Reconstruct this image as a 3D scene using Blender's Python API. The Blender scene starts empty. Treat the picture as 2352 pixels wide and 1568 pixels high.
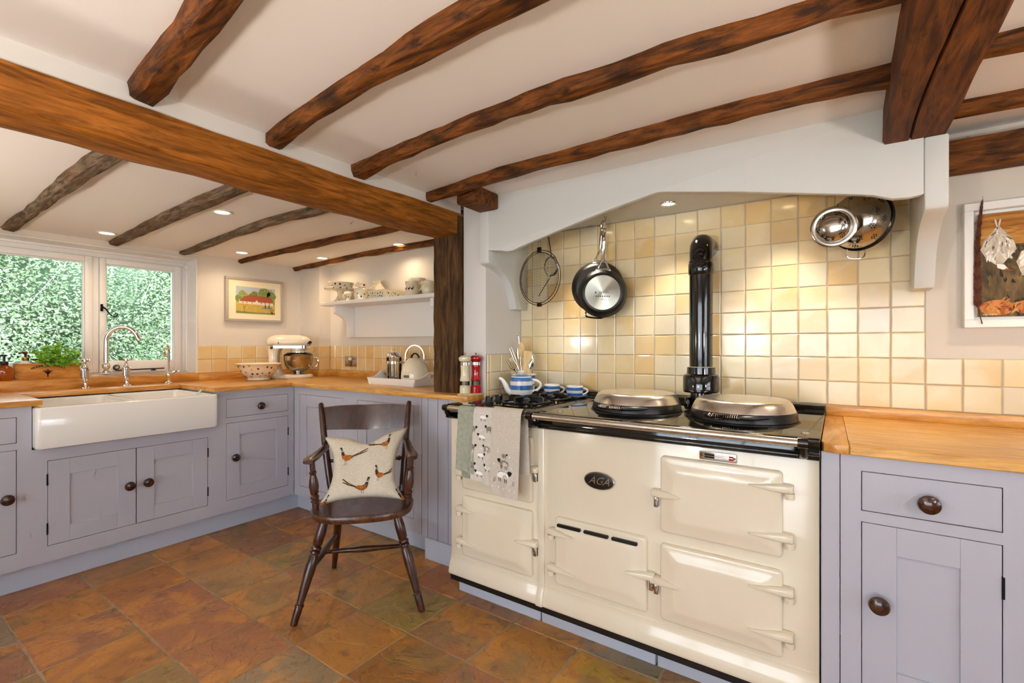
import bpy, bmesh, math, random
from mathutils import Vector, Matrix
random.seed(7)
S = bpy.context.scene
C = S.collection
PI = math.pi
R = math.radians

# ---------------------------------------------------------------- camera, world, light, exposure
YAW = R(34.508)
cam_d = bpy.data.cameras.new('camera'); cam = bpy.data.objects.new('camera', cam_d); C.objects.link(cam)
cam_d.sensor_width = 36; cam_d.lens = 1089.15 / 2352 * 36; cam_d.shift_y = 7.92 / 2352
cam_d.clip_start = .02; cam_d.clip_end = 200
cam.location = (0, 0, 1.2); cam.rotation_euler = (PI / 2, 0, YAW)
S.camera = cam
S.view_settings.view_transform = 'Standard'; S.view_settings.look = 'None'
S.view_settings.gamma = 1; S.view_settings.use_curve_mapping = False
S.view_settings.exposure = 0.08
W = bpy.data.worlds.new('sky'); S.world = W; W.use_nodes = True
wn = W.node_tree.nodes; wl = W.node_tree.links
SKY = 7.4
wb = wn['Background']; wb.inputs[1].default_value = SKY
tc = wn.new('ShaderNodeTexCoord'); sep = wn.new('ShaderNodeSeparateXYZ'); rp = wn.new('ShaderNodeValToRGB')
wl.new(tc.outputs['Generated'], sep.inputs[0]); wl.new(sep.outputs[2], rp.inputs[0]); wl.new(rp.outputs[0], wb.inputs[0])
rp.color_ramp.elements[0].color = (.84, .92, 1, 1); rp.color_ramp.elements[1].color = (.58, .76, 1, 1)

def area_portal(name, loc, rot, sx, sy):
    l = bpy.data.lights.new(name, 'AREA'); l.shape = 'RECTANGLE'; l.size = sx; l.size_y = sy
    l.cycles.is_portal = True
    o = bpy.data.objects.new(name, l); o.location = loc; o.rotation_euler = rot; C.objects.link(o)
area_portal('window_portal', (-4.21, .78, 1.41), (0, R(-90), 0), .84, 1.64)
area_portal('garden_door_portal', (-.3, -3.12, .98), (R(90), 0, 0), 3.6, 1.8)
area_portal('added_window_portal', (3.12, -.3, 1.3), (0, R(90), 0), 1.1, 2.6)  # portal for the added side window
S.cycles.use_denoising = True
S.cycles.max_bounces = 7; S.cycles.diffuse_bounces = 3; S.cycles.glossy_bounces = 3
S.cycles.use_adaptive_sampling = True; S.cycles.adaptive_threshold = .13; S.cycles.adaptive_min_samples = 14; S.cycles.use_light_tree = False
S.cycles.transparent_max_bounces = 12; S.cycles.transmission_bounces = 8
S.cycles.caustics_reflective = False; S.cycles.caustics_refractive = False
S.cycles.sample_clamp_indirect = 6

# ---------------------------------------------------------------- materials
def lin(c):
    if isinstance(c, str):
        c = c.lstrip('#'); c = [int(c[i:i + 2], 16) for i in (0, 2, 4)]
    return tuple(((v / 255) / 12.92 if v / 255 <= .04045 else ((v / 255 + .055) / 1.055) ** 2.4) for v in c) + (1,)
MATS = {}
def newmat(name):
    m = bpy.data.materials.new(name); m.use_nodes = True
    MATS[name] = m
    return m, m.node_tree.nodes, m.node_tree.links, m.node_tree.nodes['Principled BSDF']
def mat(name, col, rough=.5, metal=0, coat=0, bump=None, var=None, emis=None, trans=0, ior=1.45, sheen=0):
    m, n, l, p = newmat(name)
    p.inputs['Base Color'].default_value = lin(col); p.inputs['Roughness'].default_value = rough
    p.inputs['Metallic'].default_value = metal; p.inputs['Coat Weight'].default_value = coat
    p.inputs['Coat Roughness'].default_value = .05
    p.inputs['Transmission Weight'].default_value = trans; p.inputs['IOR'].default_value = ior
    p.inputs['Sheen Weight'].default_value = sheen
    if emis: p.inputs['Emission Color'].default_value = lin(emis[0]); p.inputs['Emission Strength'].default_value = emis[1]
    tcn = n.new('ShaderNodeTexCoord') if (bump or var) else None
    if var:
        no = n.new('ShaderNodeTexNoise'); no.inputs['Scale'].default_value = var[0]; no.inputs['Detail'].default_value = 4
        l.new(tcn.outputs['Object'], no.inputs['Vector'])
        mx = n.new('ShaderNodeMix'); mx.data_type = 'RGBA'; mx.inputs[6].default_value = lin(col); mx.inputs[7].default_value = lin(var[1])
        rr = n.new('ShaderNodeMapRange'); rr.inputs[1].default_value = .35; rr.inputs[2].default_value = .7
        l.new(no.outputs[0], rr.inputs[0]); l.new(rr.outputs[0], mx.inputs[0]); l.new(mx.outputs[2], p.inputs['Base Color'])
    if bump:
        no = n.new('ShaderNodeTexNoise'); no.inputs['Scale'].default_value = bump[0]; no.inputs['Detail'].default_value = 3
        l.new(tcn.outputs['Object'], no.inputs['Vector'])
        bm = n.new('ShaderNodeBump'); bm.inputs['Strength'].default_value = bump[1]; bm.inputs['Distance'].default_value = .01
        l.new(no.outputs[0], bm.inputs['Height']); l.new(bm.outputs[0], p.inputs['Normal'])
    return m
def wood(name, dark, light, rough, scale, stretch, bump=.15, stain=None, coat=0, spread=(.38, .66)):
    m, n, l, p = newmat(name)
    tcn = n.new('ShaderNodeTexCoord'); oi = n.new('ShaderNodeObjectInfo')
    mp = n.new('ShaderNodeMapping'); mp.inputs['Scale'].default_value = stretch
    ad = n.new('ShaderNodeVectorMath'); ad.operation = 'MULTIPLY_ADD'; ad.inputs[1].default_value = (9, 7, 5)
    l.new(oi.outputs['Random'], ad.inputs[0]); l.new(tcn.outputs['Object'], ad.inputs[2]); l.new(ad.outputs[0], mp.inputs[0])
    a = n.new('ShaderNodeTexNoise'); a.inputs['Scale'].default_value = scale; a.inputs['Detail'].default_value = 6; a.inputs['Roughness'].default_value = .65; a.inputs['Distortion'].default_value = .6
    l.new(mp.outputs[0], a.inputs['Vector'])
    r1 = n.new('ShaderNodeValToRGB'); e = r1.color_ramp.elements
    e[0].position = spread[0]; e[0].color = lin(dark); e[1].position = spread[1]; e[1].color = lin(light)
    l.new(a.outputs[0], r1.inputs[0])
    out = r1.outputs[0]
    if stain:
        b = n.new('ShaderNodeTexNoise'); b.inputs['Scale'].default_value = stain[1]; b.inputs['Detail'].default_value = 5
        l.new(ad.outputs[0], b.inputs['Vector'])
        rr = n.new('ShaderNodeMapRange'); rr.inputs[1].default_value = stain[2]; rr.inputs[2].default_value = stain[2] + .15; rr.inputs[4].default_value = stain[3]
        l.new(b.outputs[0], rr.inputs[0])
        mx = n.new('ShaderNodeMix'); mx.data_type = 'RGBA'; mx.inputs[7].default_value = lin(stain[0])
        l.new(rr.outputs[0], mx.inputs[0]); l.new(out, mx.inputs[6]); out = mx.outputs[2]
    l.new(out, p.inputs['Base Color']); p.inputs['Roughness'].default_value = rough; p.inputs['Coat Weight'].default_value = coat; p.inputs['Coat Roughness'].default_value = .15
    p.inputs['Specular IOR Level'].default_value = .5 if coat else .22
    bm = n.new('ShaderNodeBump'); bm.inputs['Strength'].default_value = bump; bm.inputs['Distance'].default_value = .008
    l.new(a.outputs[0], bm.inputs['Height']); l.new(bm.outputs[0], p.inputs['Normal'])
    return m
def rand_mat(name, cols, rough, noise=None, bump=None, coat=0):
    """colour chosen per object, plus mottling"""
    m, n, l, p = newmat(name)
    oi = n.new('ShaderNodeObjectInfo'); r1 = n.new('ShaderNodeValToRGB'); el = r1.color_ramp.elements
    r1.color_ramp.interpolation = 'LINEAR'
    while len(el) < len(cols): el.new(.5)
    for i, cc in enumerate(cols): el[i].position = i / (len(cols) - 1); el[i].color = lin(cc)
    l.new(oi.outputs['Random'], r1.inputs[0]); out = r1.outputs[0]
    tcn = n.new('ShaderNodeTexCoord'); ad = n.new('ShaderNodeVectorMath'); ad.operation = 'MULTIPLY_ADD'; ad.inputs[1].default_value = (37, 91, 53)
    l.new(oi.outputs['Random'], ad.inputs[0]); l.new(tcn.outputs['Object'], ad.inputs[2])
    for (sc, col, lo, hi, amt, det) in (noise or []):
        b = n.new('ShaderNodeTexNoise'); b.inputs['Scale'].default_value = sc; b.inputs['Detail'].default_value = det; b.inputs['Distortion'].default_value = .8
        l.new(ad.outputs[0], b.inputs['Vector'])
        rr = n.new('ShaderNodeMapRange'); rr.inputs[1].default_value = lo; rr.inputs[2].default_value = hi; rr.inputs[4].default_value = amt
        l.new(b.outputs[0], rr.inputs[0])
        mx = n.new('ShaderNodeMix'); mx.data_type = 'RGBA'; mx.inputs[7].default_value = lin(col)
        l.new(rr.outputs[0], mx.inputs[0]); l.new(out, mx.inputs[6]); out = mx.outputs[2]
    l.new(out, p.inputs['Base Color']); p.inputs['Roughness'].default_value = rough; p.inputs['Coat Weight'].default_value = coat; p.inputs['Coat Roughness'].default_value = .06
    if bump:
        b = n.new('ShaderNodeTexNoise'); b.inputs['Scale'].default_value = bump[0]; b.inputs['Detail'].default_value = bump[2]
        l.new(ad.outputs[0], b.inputs['Vector'])
        bm = n.new('ShaderNodeBump'); bm.inputs['Strength'].default_value = bump[1]; bm.inputs['Distance'].default_value = .01
        l.new(b.outputs[0], bm.inputs['Height']); l.new(bm.outputs[0], p.inputs['Normal'])
    return m
def riven(name, scale, steps, strength):
    m = MATS[name]; n = m.node_tree.nodes; l = m.node_tree.links; p = n['Principled BSDF']
    oi = next(q for q in n if q.type == 'OBJECT_INFO'); tcn = next(q for q in n if q.type == 'TEX_COORD')
    ad = n.new('ShaderNodeVectorMath'); ad.operation = 'MULTIPLY_ADD'; ad.inputs[1].default_value = (71, 23, 11); l.new(oi.outputs['Random'], ad.inputs[0]); l.new(tcn.outputs['Object'], ad.inputs[2])
    a = n.new('ShaderNodeTexNoise'); a.inputs['Scale'].default_value = scale; a.inputs['Detail'].default_value = 7; a.inputs['Roughness'].default_value = .58; a.inputs['Distortion'].default_value = .5; l.new(ad.outputs[0], a.inputs['Vector'])
    mu = n.new('ShaderNodeMath'); mu.operation = 'MULTIPLY'; mu.inputs[1].default_value = steps; l.new(a.outputs[0], mu.inputs[0])
    fl_ = n.new('ShaderNodeMath'); fl_.operation = 'FLOOR'; l.new(mu.outputs[0], fl_.inputs[0])
    fr = n.new('ShaderNodeMath'); fr.operation = 'FRACT'; l.new(mu.outputs[0], fr.inputs[0])
    sm = n.new('ShaderNodeMapRange'); sm.interpolation_type = 'SMOOTHSTEP'; sm.inputs[1].default_value = .8; sm.inputs[2].default_value = 1.0; l.new(fr.outputs[0], sm.inputs[0])
    su = n.new('ShaderNodeMath'); su.operation = 'ADD'; l.new(fl_.outputs[0], su.inputs[0]); l.new(sm.outputs[0], su.inputs[1])
    s2 = n.new('ShaderNodeMath'); s2.operation = 'MULTIPLY_ADD'; s2.inputs[1].default_value = 1.2; l.new(a.outputs[0], s2.inputs[0]); l.new(su.outputs[0], s2.inputs[2])
    bm = n.new('ShaderNodeBump'); bm.inputs['Strength'].default_value = strength; bm.inputs['Distance'].default_value = .0025; l.new(s2.outputs[0], bm.inputs['Height'])
    old = next((q for q in n if q.type == 'BUMP' and q != bm), None)
    if old: l.new(old.outputs[0], bm.inputs['Normal'])
    l.new(bm.outputs[0], p.inputs['Normal'])
def clear_glass(name, tint='#FFFFFF', refl=.06):
    m, n, l, p = newmat(name)
    n.remove(p); o = n['Material Output']
    t = n.new('ShaderNodeBsdfTransparent'); t.inputs[0].default_value = lin(tint)
    g = n.new('ShaderNodeBsdfGlossy'); g.inputs['Roughness'].default_value = .02
    fr = n.new('ShaderNodeFresnel'); fr.inputs[0].default_value = 1.45
    mx = n.new('ShaderNodeMixShader'); l.new(fr.outputs[0], mx.inputs[0]); l.new(t.outputs[0], mx.inputs[1]); l.new(g.outputs[0], mx.inputs[2]); l.new(mx.outputs[0], o.inputs[0])
    return m
def brushed(name, col, rough, sc=(1, 1, 60)):
    m, n, l, p = newmat(name)
    p.inputs['Base Color'].default_value = lin(col); p.inputs['Metallic'].default_value = 1
    tcn = n.new('ShaderNodeTexCoord'); mp = n.new('ShaderNodeMapping'); mp.inputs['Scale'].default_value = sc
    b = n.new('ShaderNodeTexNoise'); b.inputs['Scale'].default_value = 20; l.new(tcn.outputs['Object'], mp.inputs[0]); l.new(mp.outputs[0], b.inputs['Vector'])
    rr = n.new('ShaderNodeMapRange'); rr.inputs[3].default_value = rough * .6; rr.inputs[4].default_value = rough * 1.5; l.new(b.outputs[0], rr.inputs[0]); l.new(rr.outputs[0], p.inputs['Roughness'])
    return m

mat('wall_paint', '#E2D8CB', .85, bump=(30, .08))
mat('wall_white', '#E4E0DA', .8, bump=(25, .06))
mat('ceiling_paint', '#F3EEEA', .9, bump=(12, .12))
mat('hood_paint', '#DADAD6', .45)
mat('frame_paint', '#F4F2EE', .35)
mat('cabinet_paint', '#B6B5C0', .42, bump=(120, .03))
mat('plinth_paint', '#BFC3D0', .5, bump=(60, .05))
wood('worktop_oak_y', '#B87830', '#E0A450', .34, 5, (7, 1.1, 7), .05, coat=.25)
wood('worktop_oak_x', '#C48534', '#EDB860', .34, 5, (1.1, 7, 7), .05, coat=.25)
wood('beam_dark', '#361A08', '#8C501D', .6, 6, (1.2, 9, 9), .5, stain=('#140A05', 6, .56, .85))
wood('beam_mid', '#72410F', '#B87026', .6, 6, (9, 1.0, 9), .35, stain=('#2A160A', 5, .62, .6))
wood('beam_big', '#3E1E0B', '#7E451B', .65, 6, (9, 1.0, 9), .45, stain=('#1A0C06', 5, .6, .7))
wood('beam_grey', '#4A3826', '#96806A', .8, 6, (1.3, 9, 9), .7, stain=('#6B4526', 3, .48, .6))
wood('post_oak', '#2E1C0F', '#6A4A2A', .7, 6, (8, 8, .9), .5, stain=('#7A5428', 3, .6, .45))
wood('chair_wood', '#280F07', '#4E2210', .3, 9, (6, 6, 1.2), .03, coat=.35)
wood('seat_wood', '#2A1208', '#6A3A1C', .3, 6, (8, 2, 8), .12, coat=.4)
wood('knob_wood', '#1B0A06', '#4E2414', .2, 30, (1, 1, 5), .05, coat=.6)
wood('herb_box_wood', '#A8621C', '#DC9E4C', .5, 6, (7, 1, 5), .1)
wood('pale_wood', '#C9A672', '#E6CFA2', .55, 8, (3, 3, 1), .05)
mat('grout', '#B9B0A4', .9)
mat('grout_floor', '#A5957E', .95, var=(30, '#8C7E6A'))
rand_mat('glaze', ['#E9DCC0', '#F0DDB0', '#EBCF96', '#EEDDB8', '#E7C386', '#F1E2BE', '#E9C98C'], .16,
         noise=[(9, '#F3E8CF', .5, .75, .45, 3)], bump=(14, .10, 2), coat=.35)
rand_mat('glaze_warm', ['#E8CFA0', '#E6C184', '#EACB90', '#E3B670', '#EAD3A6', '#E8C68A'], .22,
         noise=[(9, '#EBD9B4', .5, .75, .4, 3)], bump=(14, .08, 2), coat=.25)
rand_mat('slate', ['#8C6236', '#B87830', '#8E7C44', '#A06844', '#BC8638', '#8A7C64', '#AC6630', '#A88F3E', '#8C644A', '#C08438'], .34,
         noise=[(4, '#CC8A34', .52, .60, .6, 9), (3.2, '#766A48', .55, .62, .5, 9), (6, '#965F40', .57, .63, .5, 8), (22, '#4A3826', .58, .72, .45, 8)], bump=(24, .25, 9))
riven('slate', 3.2, 9, .55)
mat('enamel_cream', '#EBDFC8', .16, coat=.5, var=(3, '#E7D9C0'))
mat('enamel_black', '#0B0B0C', .09, coat=.6)
mat('cast_black', '#101010', .35)
mat('chrome', '#E6E4E0', .06, metal=1)
mat('steel', '#C9C5BF', .18, metal=1)
brushed('steel_brushed', '#CFCAC2', .26)
mat('steel_lid', '#DAD5CE', .27, metal=1, bump=(40, .04))
mat('iron_black', '#151312', .4, metal=.6)
mat('wire_dark', '#3A2A1E', .4, metal=.7)
mat('nonstick', '#15120F', .38)
mat('ceramic_white', '#F2EFEA', .12, coat=.4)
mat('ceramic_cream', '#F0E2C4', .14, coat=.4)
mat('cornish_blue', '#3F74B8', .14, coat=.4)
mat('red_gloss', '#B3101A', .1, coat=.6)
mat('mill_cream', '#E6D8B4', .12, coat=.5)
mat('linen', '#D2C8BA', .95, bump=(260, .15), var=(160, '#C4BAAC'))
mat('linen_pale', '#DAD3C8', .95, bump=(260, .15), var=(160, '#CEC6BA'))  # paler tint stands in for the shading between overlapping towels
mat('linen_cushion', '#DED3BF', .95, bump=(220, .2), var=(120, '#D2C6B0'))
mat('sage_cloth', '#A6A999', .95, bump=(200, .25), var=(60, '#969A8A'))
mat('print_black', '#1B1A1C', .9); mat('print_grey', '#8B8580', .9); mat('print_white', '#F4F2EE', .9)
mat('ph_rust', '#8E4A1E', .95, var=(90, '#C07A2C')); mat('ph_dark', '#4A1F18', .95); mat('ph_green', '#3E7A68', .95); mat('ph_tail', '#5A3424', .95)
mat('dot_red', '#8E2B24', .2); mat('dot_green', '#3B5548', .2); mat('dot_gold', '#D9A94A', .2); mat('dot_blue', '#9AA7B4', .2); mat('dot_navy', '#2F3542', .2)
clear_glass('pane_glass'); clear_glass('jar_glass', '#F4F4F0')
mat('amber_glass', '#C05A08', .06, trans=.75, coat=.3)
mat('plastic_black', '#121212', .3); mat('plastic_white', '#F0EEE8', .3)
mat('leaf_herb', '#6FAE2A', .6, var=(40, '#9CCF3E')); mat('leaf_a', '#8FA87A', .8, var=(2, '#A8BC92')); mat('leaf_b', '#A8BC90', .8, var=(2, '#C6D4B2'))
mat('terrace', '#D9D3C8', .9, var=(1.5, '#CCC5B8')); mat('bark', '#B5AEA2', .9); mat('lawn', '#6E8A4A', .95, var=(6, '#57733A')); mat('hedge_core', '#4E6246', .95, var=(3, '#647A5C'))  # terrace is a pale bounce surface added to light the ceilings
mat('lamp_lens', '#FFF1DC', .4, emis=('#FFE2B4', 14)); mat('lamp_shade', '#F2E3C8', .9, emis=('#FFD9A0', 2.2)); mat('lamp_trim', '#EDE6DA', .3)
mat('terracotta', '#8A5638', .8); mat('soil', '#241A12', .95)
mat('mint', '#BFE3DA', .4); mat('brass', '#B88A3A', .25, metal=1)
mat('pic_grey', '#B3A79B', .45); mat('mount', '#F0E3C2', .9)

# ---------------------------------------------------------------- mesh builder
class B:
    def __init__(s): s.v = []; s.f = []; s.m = []; s.mi = 0
    def add(s, vs, fs):
        o = len(s.v); s.v += [Vector(q) for q in vs]
        for q in fs: s.f.append(tuple(i + o for i in q)); s.m.append(s.mi)
        return s
    def box(s, x0, x1, y0, y1, z0, z1, T=None):
        vs = [(x, y, z) for z in (z0, z1) for y in (y0, y1) for x in (x0, x1)]
        if T: vs = [T(*q) for q in vs]
        return s.add(vs, [(0, 2, 3, 1), (4, 5, 7, 6), (0, 1, 5, 4), (2, 6, 7, 3), (0, 4, 6, 2), (1, 3, 7, 5)])
    def prism(s, poly, a0, a1, T):
        """poly: 2D outline; T(u,v,w) maps to 3D, w from a0 to a1"""
        n = len(poly)
        vs = [T(u, v, a0) for u, v in poly] + [T(u, v, a1) for u, v in poly]
        return s.add(vs, [tuple(range(n))[::-1], tuple(range(n, 2 * n))] + [(i, (i + 1) % n, n + (i + 1) % n, n + i) for i in range(n)])
    def flat(s, poly, T, w=0):
        return s.add([T(u, v, w) for u, v in poly], [tuple(range(len(poly)))])
    def loft(s, rings, closed=True, cap0=True, cap1=True):
        n = len(rings[0]); vs = [q for r in rings for q in r]; fs = []
        for k in range(len(rings) - 1):
            for i in range(n if closed else n - 1):
                j = (i + 1) % n; fs.append((k * n + i, k * n + j, (k + 1) * n + j, (k + 1) * n + i))
        if cap0: fs.append(tuple(range(n))[::-1])
        if cap1: fs.append(tuple(range((len(rings) - 1) * n, len(rings) * n)))
        return s.add(vs, fs)
    def lathe(s, prof, n=24, c=(0, 0, 0), M=None, cap0=True, cap1=True):
        rings = []
        for r, z in prof:
            ring = [Vector((max(r, 1e-4) * math.cos(2 * PI * i / n), max(r, 1e-4) * math.sin(2 * PI * i / n), z)) for i in range(n)]
            rings.append([(M @ q if M else q) + Vector(c) for q in ring])
        return s.loft(rings, True, cap0, cap1)
    def tube(s, pts, r, n=8, closed=False, sm=0):
        P = [Vector(q) for q in pts]; k = len(P); rs = list(r) if isinstance(r, (list, tuple)) else [r] * k
        if sm:                                             # Catmull-Rom smoothing
            Q, q2 = [], []
            for i in range(k - 1):
                a, c_, d, e = P[max(i - 1, 0)], P[i], P[i + 1], P[min(i + 2, k - 1)]
                for j in range(sm):
                    t = j / sm; Q.append(.5 * (2 * c_ + (d - a) * t + (2 * a - 5 * c_ + 4 * d - e) * t * t + (3 * c_ - a - 3 * d + e) * t ** 3)); q2.append(rs[i] + (rs[i + 1] - rs[i]) * t)
            P, rs = Q + [P[-1]], q2 + [rs[-1]]; k = len(P)
        rings = []; up = None
        for i in range(k):
            if closed: t = P[(i + 1) % k] - P[i - 1]
            else: t = P[min(i + 1, k - 1)] - P[max(i - 1, 0)]
            t.normalize()
            if up is None: up = t.orthogonal().normalized()
            up = (up - t * up.dot(t)).normalized(); bn = t.cross(up)
            rings.append([P[i] + (up * math.cos(2 * PI * j / n) + bn * math.sin(2 * PI * j / n)) * rs[i] for j in range(n)])
        if closed: rings.append(rings[0][:]); return s.loft(rings, True, False, False)
        return s.loft(rings)
    def ball(s, c, r, n=16, m=10):
        rx, ry, rz = r if isinstance(r, (tuple, list)) else (r, r, r)
        rings = [[Vector((c[0] + rx * math.sin(PI * k / m) * math.cos(2 * PI * i / n), c[1] + ry * math.sin(PI * k / m) * math.sin(2 * PI * i / n), c[2] - rz * math.cos(PI * k / m))) for i in range(n)] for k in range(1, m)]
        return s.loft(rings)
    def grid(s, nu, nv, fn, flip=False):
        vs = [fn(i / nu, j / nv) for j in range(nv + 1) for i in range(nu + 1)]
        fs = [(j * (nu + 1) + i, j * (nu + 1) + i + 1, (j + 1) * (nu + 1) + i + 1, (j + 1) * (nu + 1) + i) for j in range(nv) for i in range(nu)]
        if flip: fs = [q[::-1] for q in fs]
        return s.add(vs, fs)
    def mesh(s, name, bevel=0, seg=2, ang=35, recalc=True, bang=30):
        me = bpy.data.meshes.new(name); me.from_pydata([tuple(q) for q in s.v], [], s.f)
        me.polygons.foreach_set('material_index', s.m)
        bm = bmesh.new(); bm.from_mesh(me)
        if recalc: bmesh.ops.recalc_face_normals(bm, faces=bm.faces)
        if bevel:
            es = [e for e in bm.edges if len(e.link_faces) == 2 and e.calc_face_angle(0) > R(bang)]
            bmesh.ops.bevel(bm, geom=es, offset=bevel, offset_type='OFFSET', segments=seg, profile=.5, affect='EDGES', clamp_overlap=True)
        bm.to_mesh(me); bm.free()
        me.polygons.foreach_set('use_smooth', [True] * len(me.polygons)); me.set_sharp_from_angle(angle=R(ang)); me.update()
        return me
def base_of(o):
    v = Vector((0, 0, 0))
    while o is not None: v += o.location; o = o.parent
    return v
def put(name, me, mats, parent=None, loc=(0, 0, 0)):
    for mm in (mats if isinstance(mats, (list, tuple)) else [mats]): me.materials.append(MATS[mm])
    o = bpy.data.objects.new(name, me); C.objects.link(o); o.parent = parent; o.location = loc
    return o
def part(name, b, mats, parent, local=False, label=None, kind=None, **kw):
    if not local:
        d = base_of(parent); b.v = [q - d for q in b.v]
    o = put(name, b.mesh(name, **kw), mats, parent)
    if label: o['label'] = label
    if kind: o['kind'] = kind
    return o
def tag(o, label, cat, group=None):
    o['label'] = label; o['category'] = cat
    if group: o['group'] = group
    return o
def thing(name, label, cat, loc=(0, 0, 0), rotz=0, group=None):
    o = bpy.data.objects.new(name, None); o.empty_display_size = .05; C.objects.link(o)
    o.location = loc; o.rotation_euler = (0, 0, rotz)
    return tag(o, label, cat, group)
def single(name, b, mats, label, cat, group=None, **kw):
    lo = [min(q[i] for q in b.v) for i in range(3)]; hi = [max(q[i] for q in b.v) for i in range(3)]
    c = Vector(((lo[0] + hi[0]) / 2, (lo[1] + hi[1]) / 2, lo[2])); b.v = [q - c for q in b.v]
    return tag(put(name, b.mesh(name, **kw), mats, None, c), label, cat, group)
def struct(name, b, mats, parent=None, **kw):
    o = put(name, b.mesh(name, **kw), mats, parent); o['kind'] = 'structure'
    return o
def rrect(w, h, r, n=5, cx=0, cy=0):
    p = []
    for (sx, sy, a) in ((1, 1, 0), (-1, 1, 90), (-1, -1, 180), (1, -1, 270)):
        for i in range(n + 1):
            t = R(a + 90 * i / n); p.append((cx + sx * (w / 2 - r) + r * math.cos(t), cy + sy * (h / 2 - r) + r * math.sin(t)))
    return p
def circle(r, n=20, cx=0, cy=0, ry=None): return [(cx + r * math.cos(2 * PI * i / n), cy + (ry or r) * math.sin(2 * PI * i / n)) for i in range(n)]
def text_b(b, s, size, T, align='CENTER', w=0, shear=0, bold=0):
    cu = bpy.data.curves.new('t', 'FONT'); cu.body = s; cu.size = size; cu.align_x = align; cu.align_y = 'CENTER'; cu.shear = shear; cu.resolution_u = 3; cu.offset = bold
    o = bpy.data.objects.new('t', cu); C.objects.link(o); bpy.context.view_layer.update()
    me = bpy.data.meshes.new_from_object(o.evaluated_get(bpy.context.evaluated_depsgraph_get()))
    b.add([T(q.co.x, q.co.y, w) for q in me.vertices], [tuple(p.vertices) for p in me.polygons])
    bpy.data.objects.remove(o); bpy.data.curves.remove(cu); bpy.data.meshes.remove(me)
XY = lambda u, v, w: (u, v, w)
# ---------------------------------------------------------------- the room
XW, YT, YA, CEIL = -3.97, 2.38, 2.53, 1.985          # window wall, cooker wall (tile face), alcove wall, ceiling
fl = struct('floor', B().box(-4.4, 3.2, -3.2, 2.8, -.15, -.0022), 'grout_floor')
# slate slabs, one object each
slabs = []
for k in range(5):
    rr = random.Random(k)
    pts = []
    w, d = .3078, .3033
    for (ax, ay, bx, by) in ((-1, -1, 1, -1), (1, -1, 1, 1), (1, 1, -1, 1), (-1, 1, -1, -1)):
        for t in (0, .3, .7):
            pts.append(((ax + (bx - ax) * t) * w / 2 + rr.uniform(-.0022, .0022), (ay + (by - ay) * t) * d / 2 + rr.uniform(-.0022, .0022)))
    me = B().prism(pts, -.012, 0, XY).mesh('slab', bevel=.002, seg=1, ang=25); me.materials.append(MATS['slate']); slabs.append(me)
for i in range(-8, 11):
    for j in range(-7, 2):
        x = -.845 + .3145 * i + .157; y = 1.69 + .31 * j + .155
        if x > 2.3 or x < -3.45: continue
        o = bpy.data.objects.new('slate_slab', random.choice(slabs)); C.objects.link(o); o.parent = fl
        o.location = (x, y, random.uniform(-.0012, .0008)); o.rotation_euler = (0, 0, random.choice((0, PI)) + random.uniform(-.004, .004))
struct('ceiling', B().box(-1.9, 3.2, -3.2, 2.8, CEIL, 2.2), 'ceiling_paint')
LC = lambda x: 1.885 + .041 * (x + 3.97)
struct('ceiling_low', B().prism([(-4.4, LC(-4.4)), (-1.78, LC(-1.78)), (-1.78, 2.2), (-4.4, 2.2)], -3.2, 2.8, lambda u, v, w: (u, w, v)), 'ceiling_paint')
struct('wall_plaster_band', B().box(-1.9, -1.752, -3.0, 2.04, 1.90, 2.0), 'wall_white')
wall_back = struct('wall_back', B().box(-1.575, 3.2, YT + .008, 2.8, 0, 2.05), 'wall_paint')
wall_pier = struct('wall_pier', B().box(-1.735, -1.575, 2.04, 2.8, 0, 2.05).box(-1.92, -1.735, 2.128, 2.8, 0, 2.05), 'wall_white', bevel=.006)
wall_alc = struct('wall_alcove', B().box(-4.4, -1.92, YA + .008, 2.8, 0, 2.05), 'wall_paint')
wall_box = struct('wall_corner', B().box(XW - .1, -3.688, 2.43, 2.6, 0, 2.05), 'wall_paint')
b = B()
b.box(-4.45, XW - .008, -3.2, 2.8, 0, .94).box(-4.45, XW - .008, -3.2, 2.8, 1.844, 2.1)
b.box(-4.45, XW - .008, 1.597, 2.8, .94, 1.844).box(-4.45, XW - .008, -3.2, -.05, .94, 1.844)
wall_left = struct('wall_left', b, 'wall_paint')
struct('wall_rear', B().box(-4.45, -2.1, -3.2, -3.0, 0, 2.1).box(1.5, 3.2, -3.2, -3.0, 0, 2.1).box(-2.1, 1.5, -3.2, -3.0, 1.88, 2.1), 'wall_paint')
struct('wall_right', B().box(3.0, 3.2, -3.2, -1.6, 0, 2.1).box(3.0, 3.2, 1.0, 2.8, 0, 2.1).box(3.0, 3.2, -1.6, 1.0, 1.85, 2.1).box(3.0, 3.2, -1.6, 1.0, 0, .75), 'wall_paint')
for nm, lab, bars in (('door_1', None, None),):
    d1 = bpy.data.objects.new(nm, None); C.objects.link(d1); d1['kind'] = 'structure'; d1.location = (-.3, -3.1, 0)
    bb = B()
    for x in (-2.1, -.93, .24, 1.44): bb.box(x, x + .06, -3.13, -3.07, 0, 1.88)
    for z in (0, .9, 1.82): bb.box(-2.1, 1.5, -3.125, -3.075, z, z + .06)
    part('frame', bb, 'frame_paint', d1)
    for x in (-2.04, -.87, .30): part('pane', B().box(x, x + 1.14, -3.103, -3.097, .06, 1.82), 'pane_glass', d1)
w2 = bpy.data.objects.new('added_window_2', None); C.objects.link(w2); w2['kind'] = 'structure'; w2.location = (3.1, -.3, .75)  # unseen side window added to let in more daylight
bb = B()
for y in (-1.6, -.75, .12, .95): bb.box(3.07, 3.13, y, y + .05, .75, 1.85)
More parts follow.
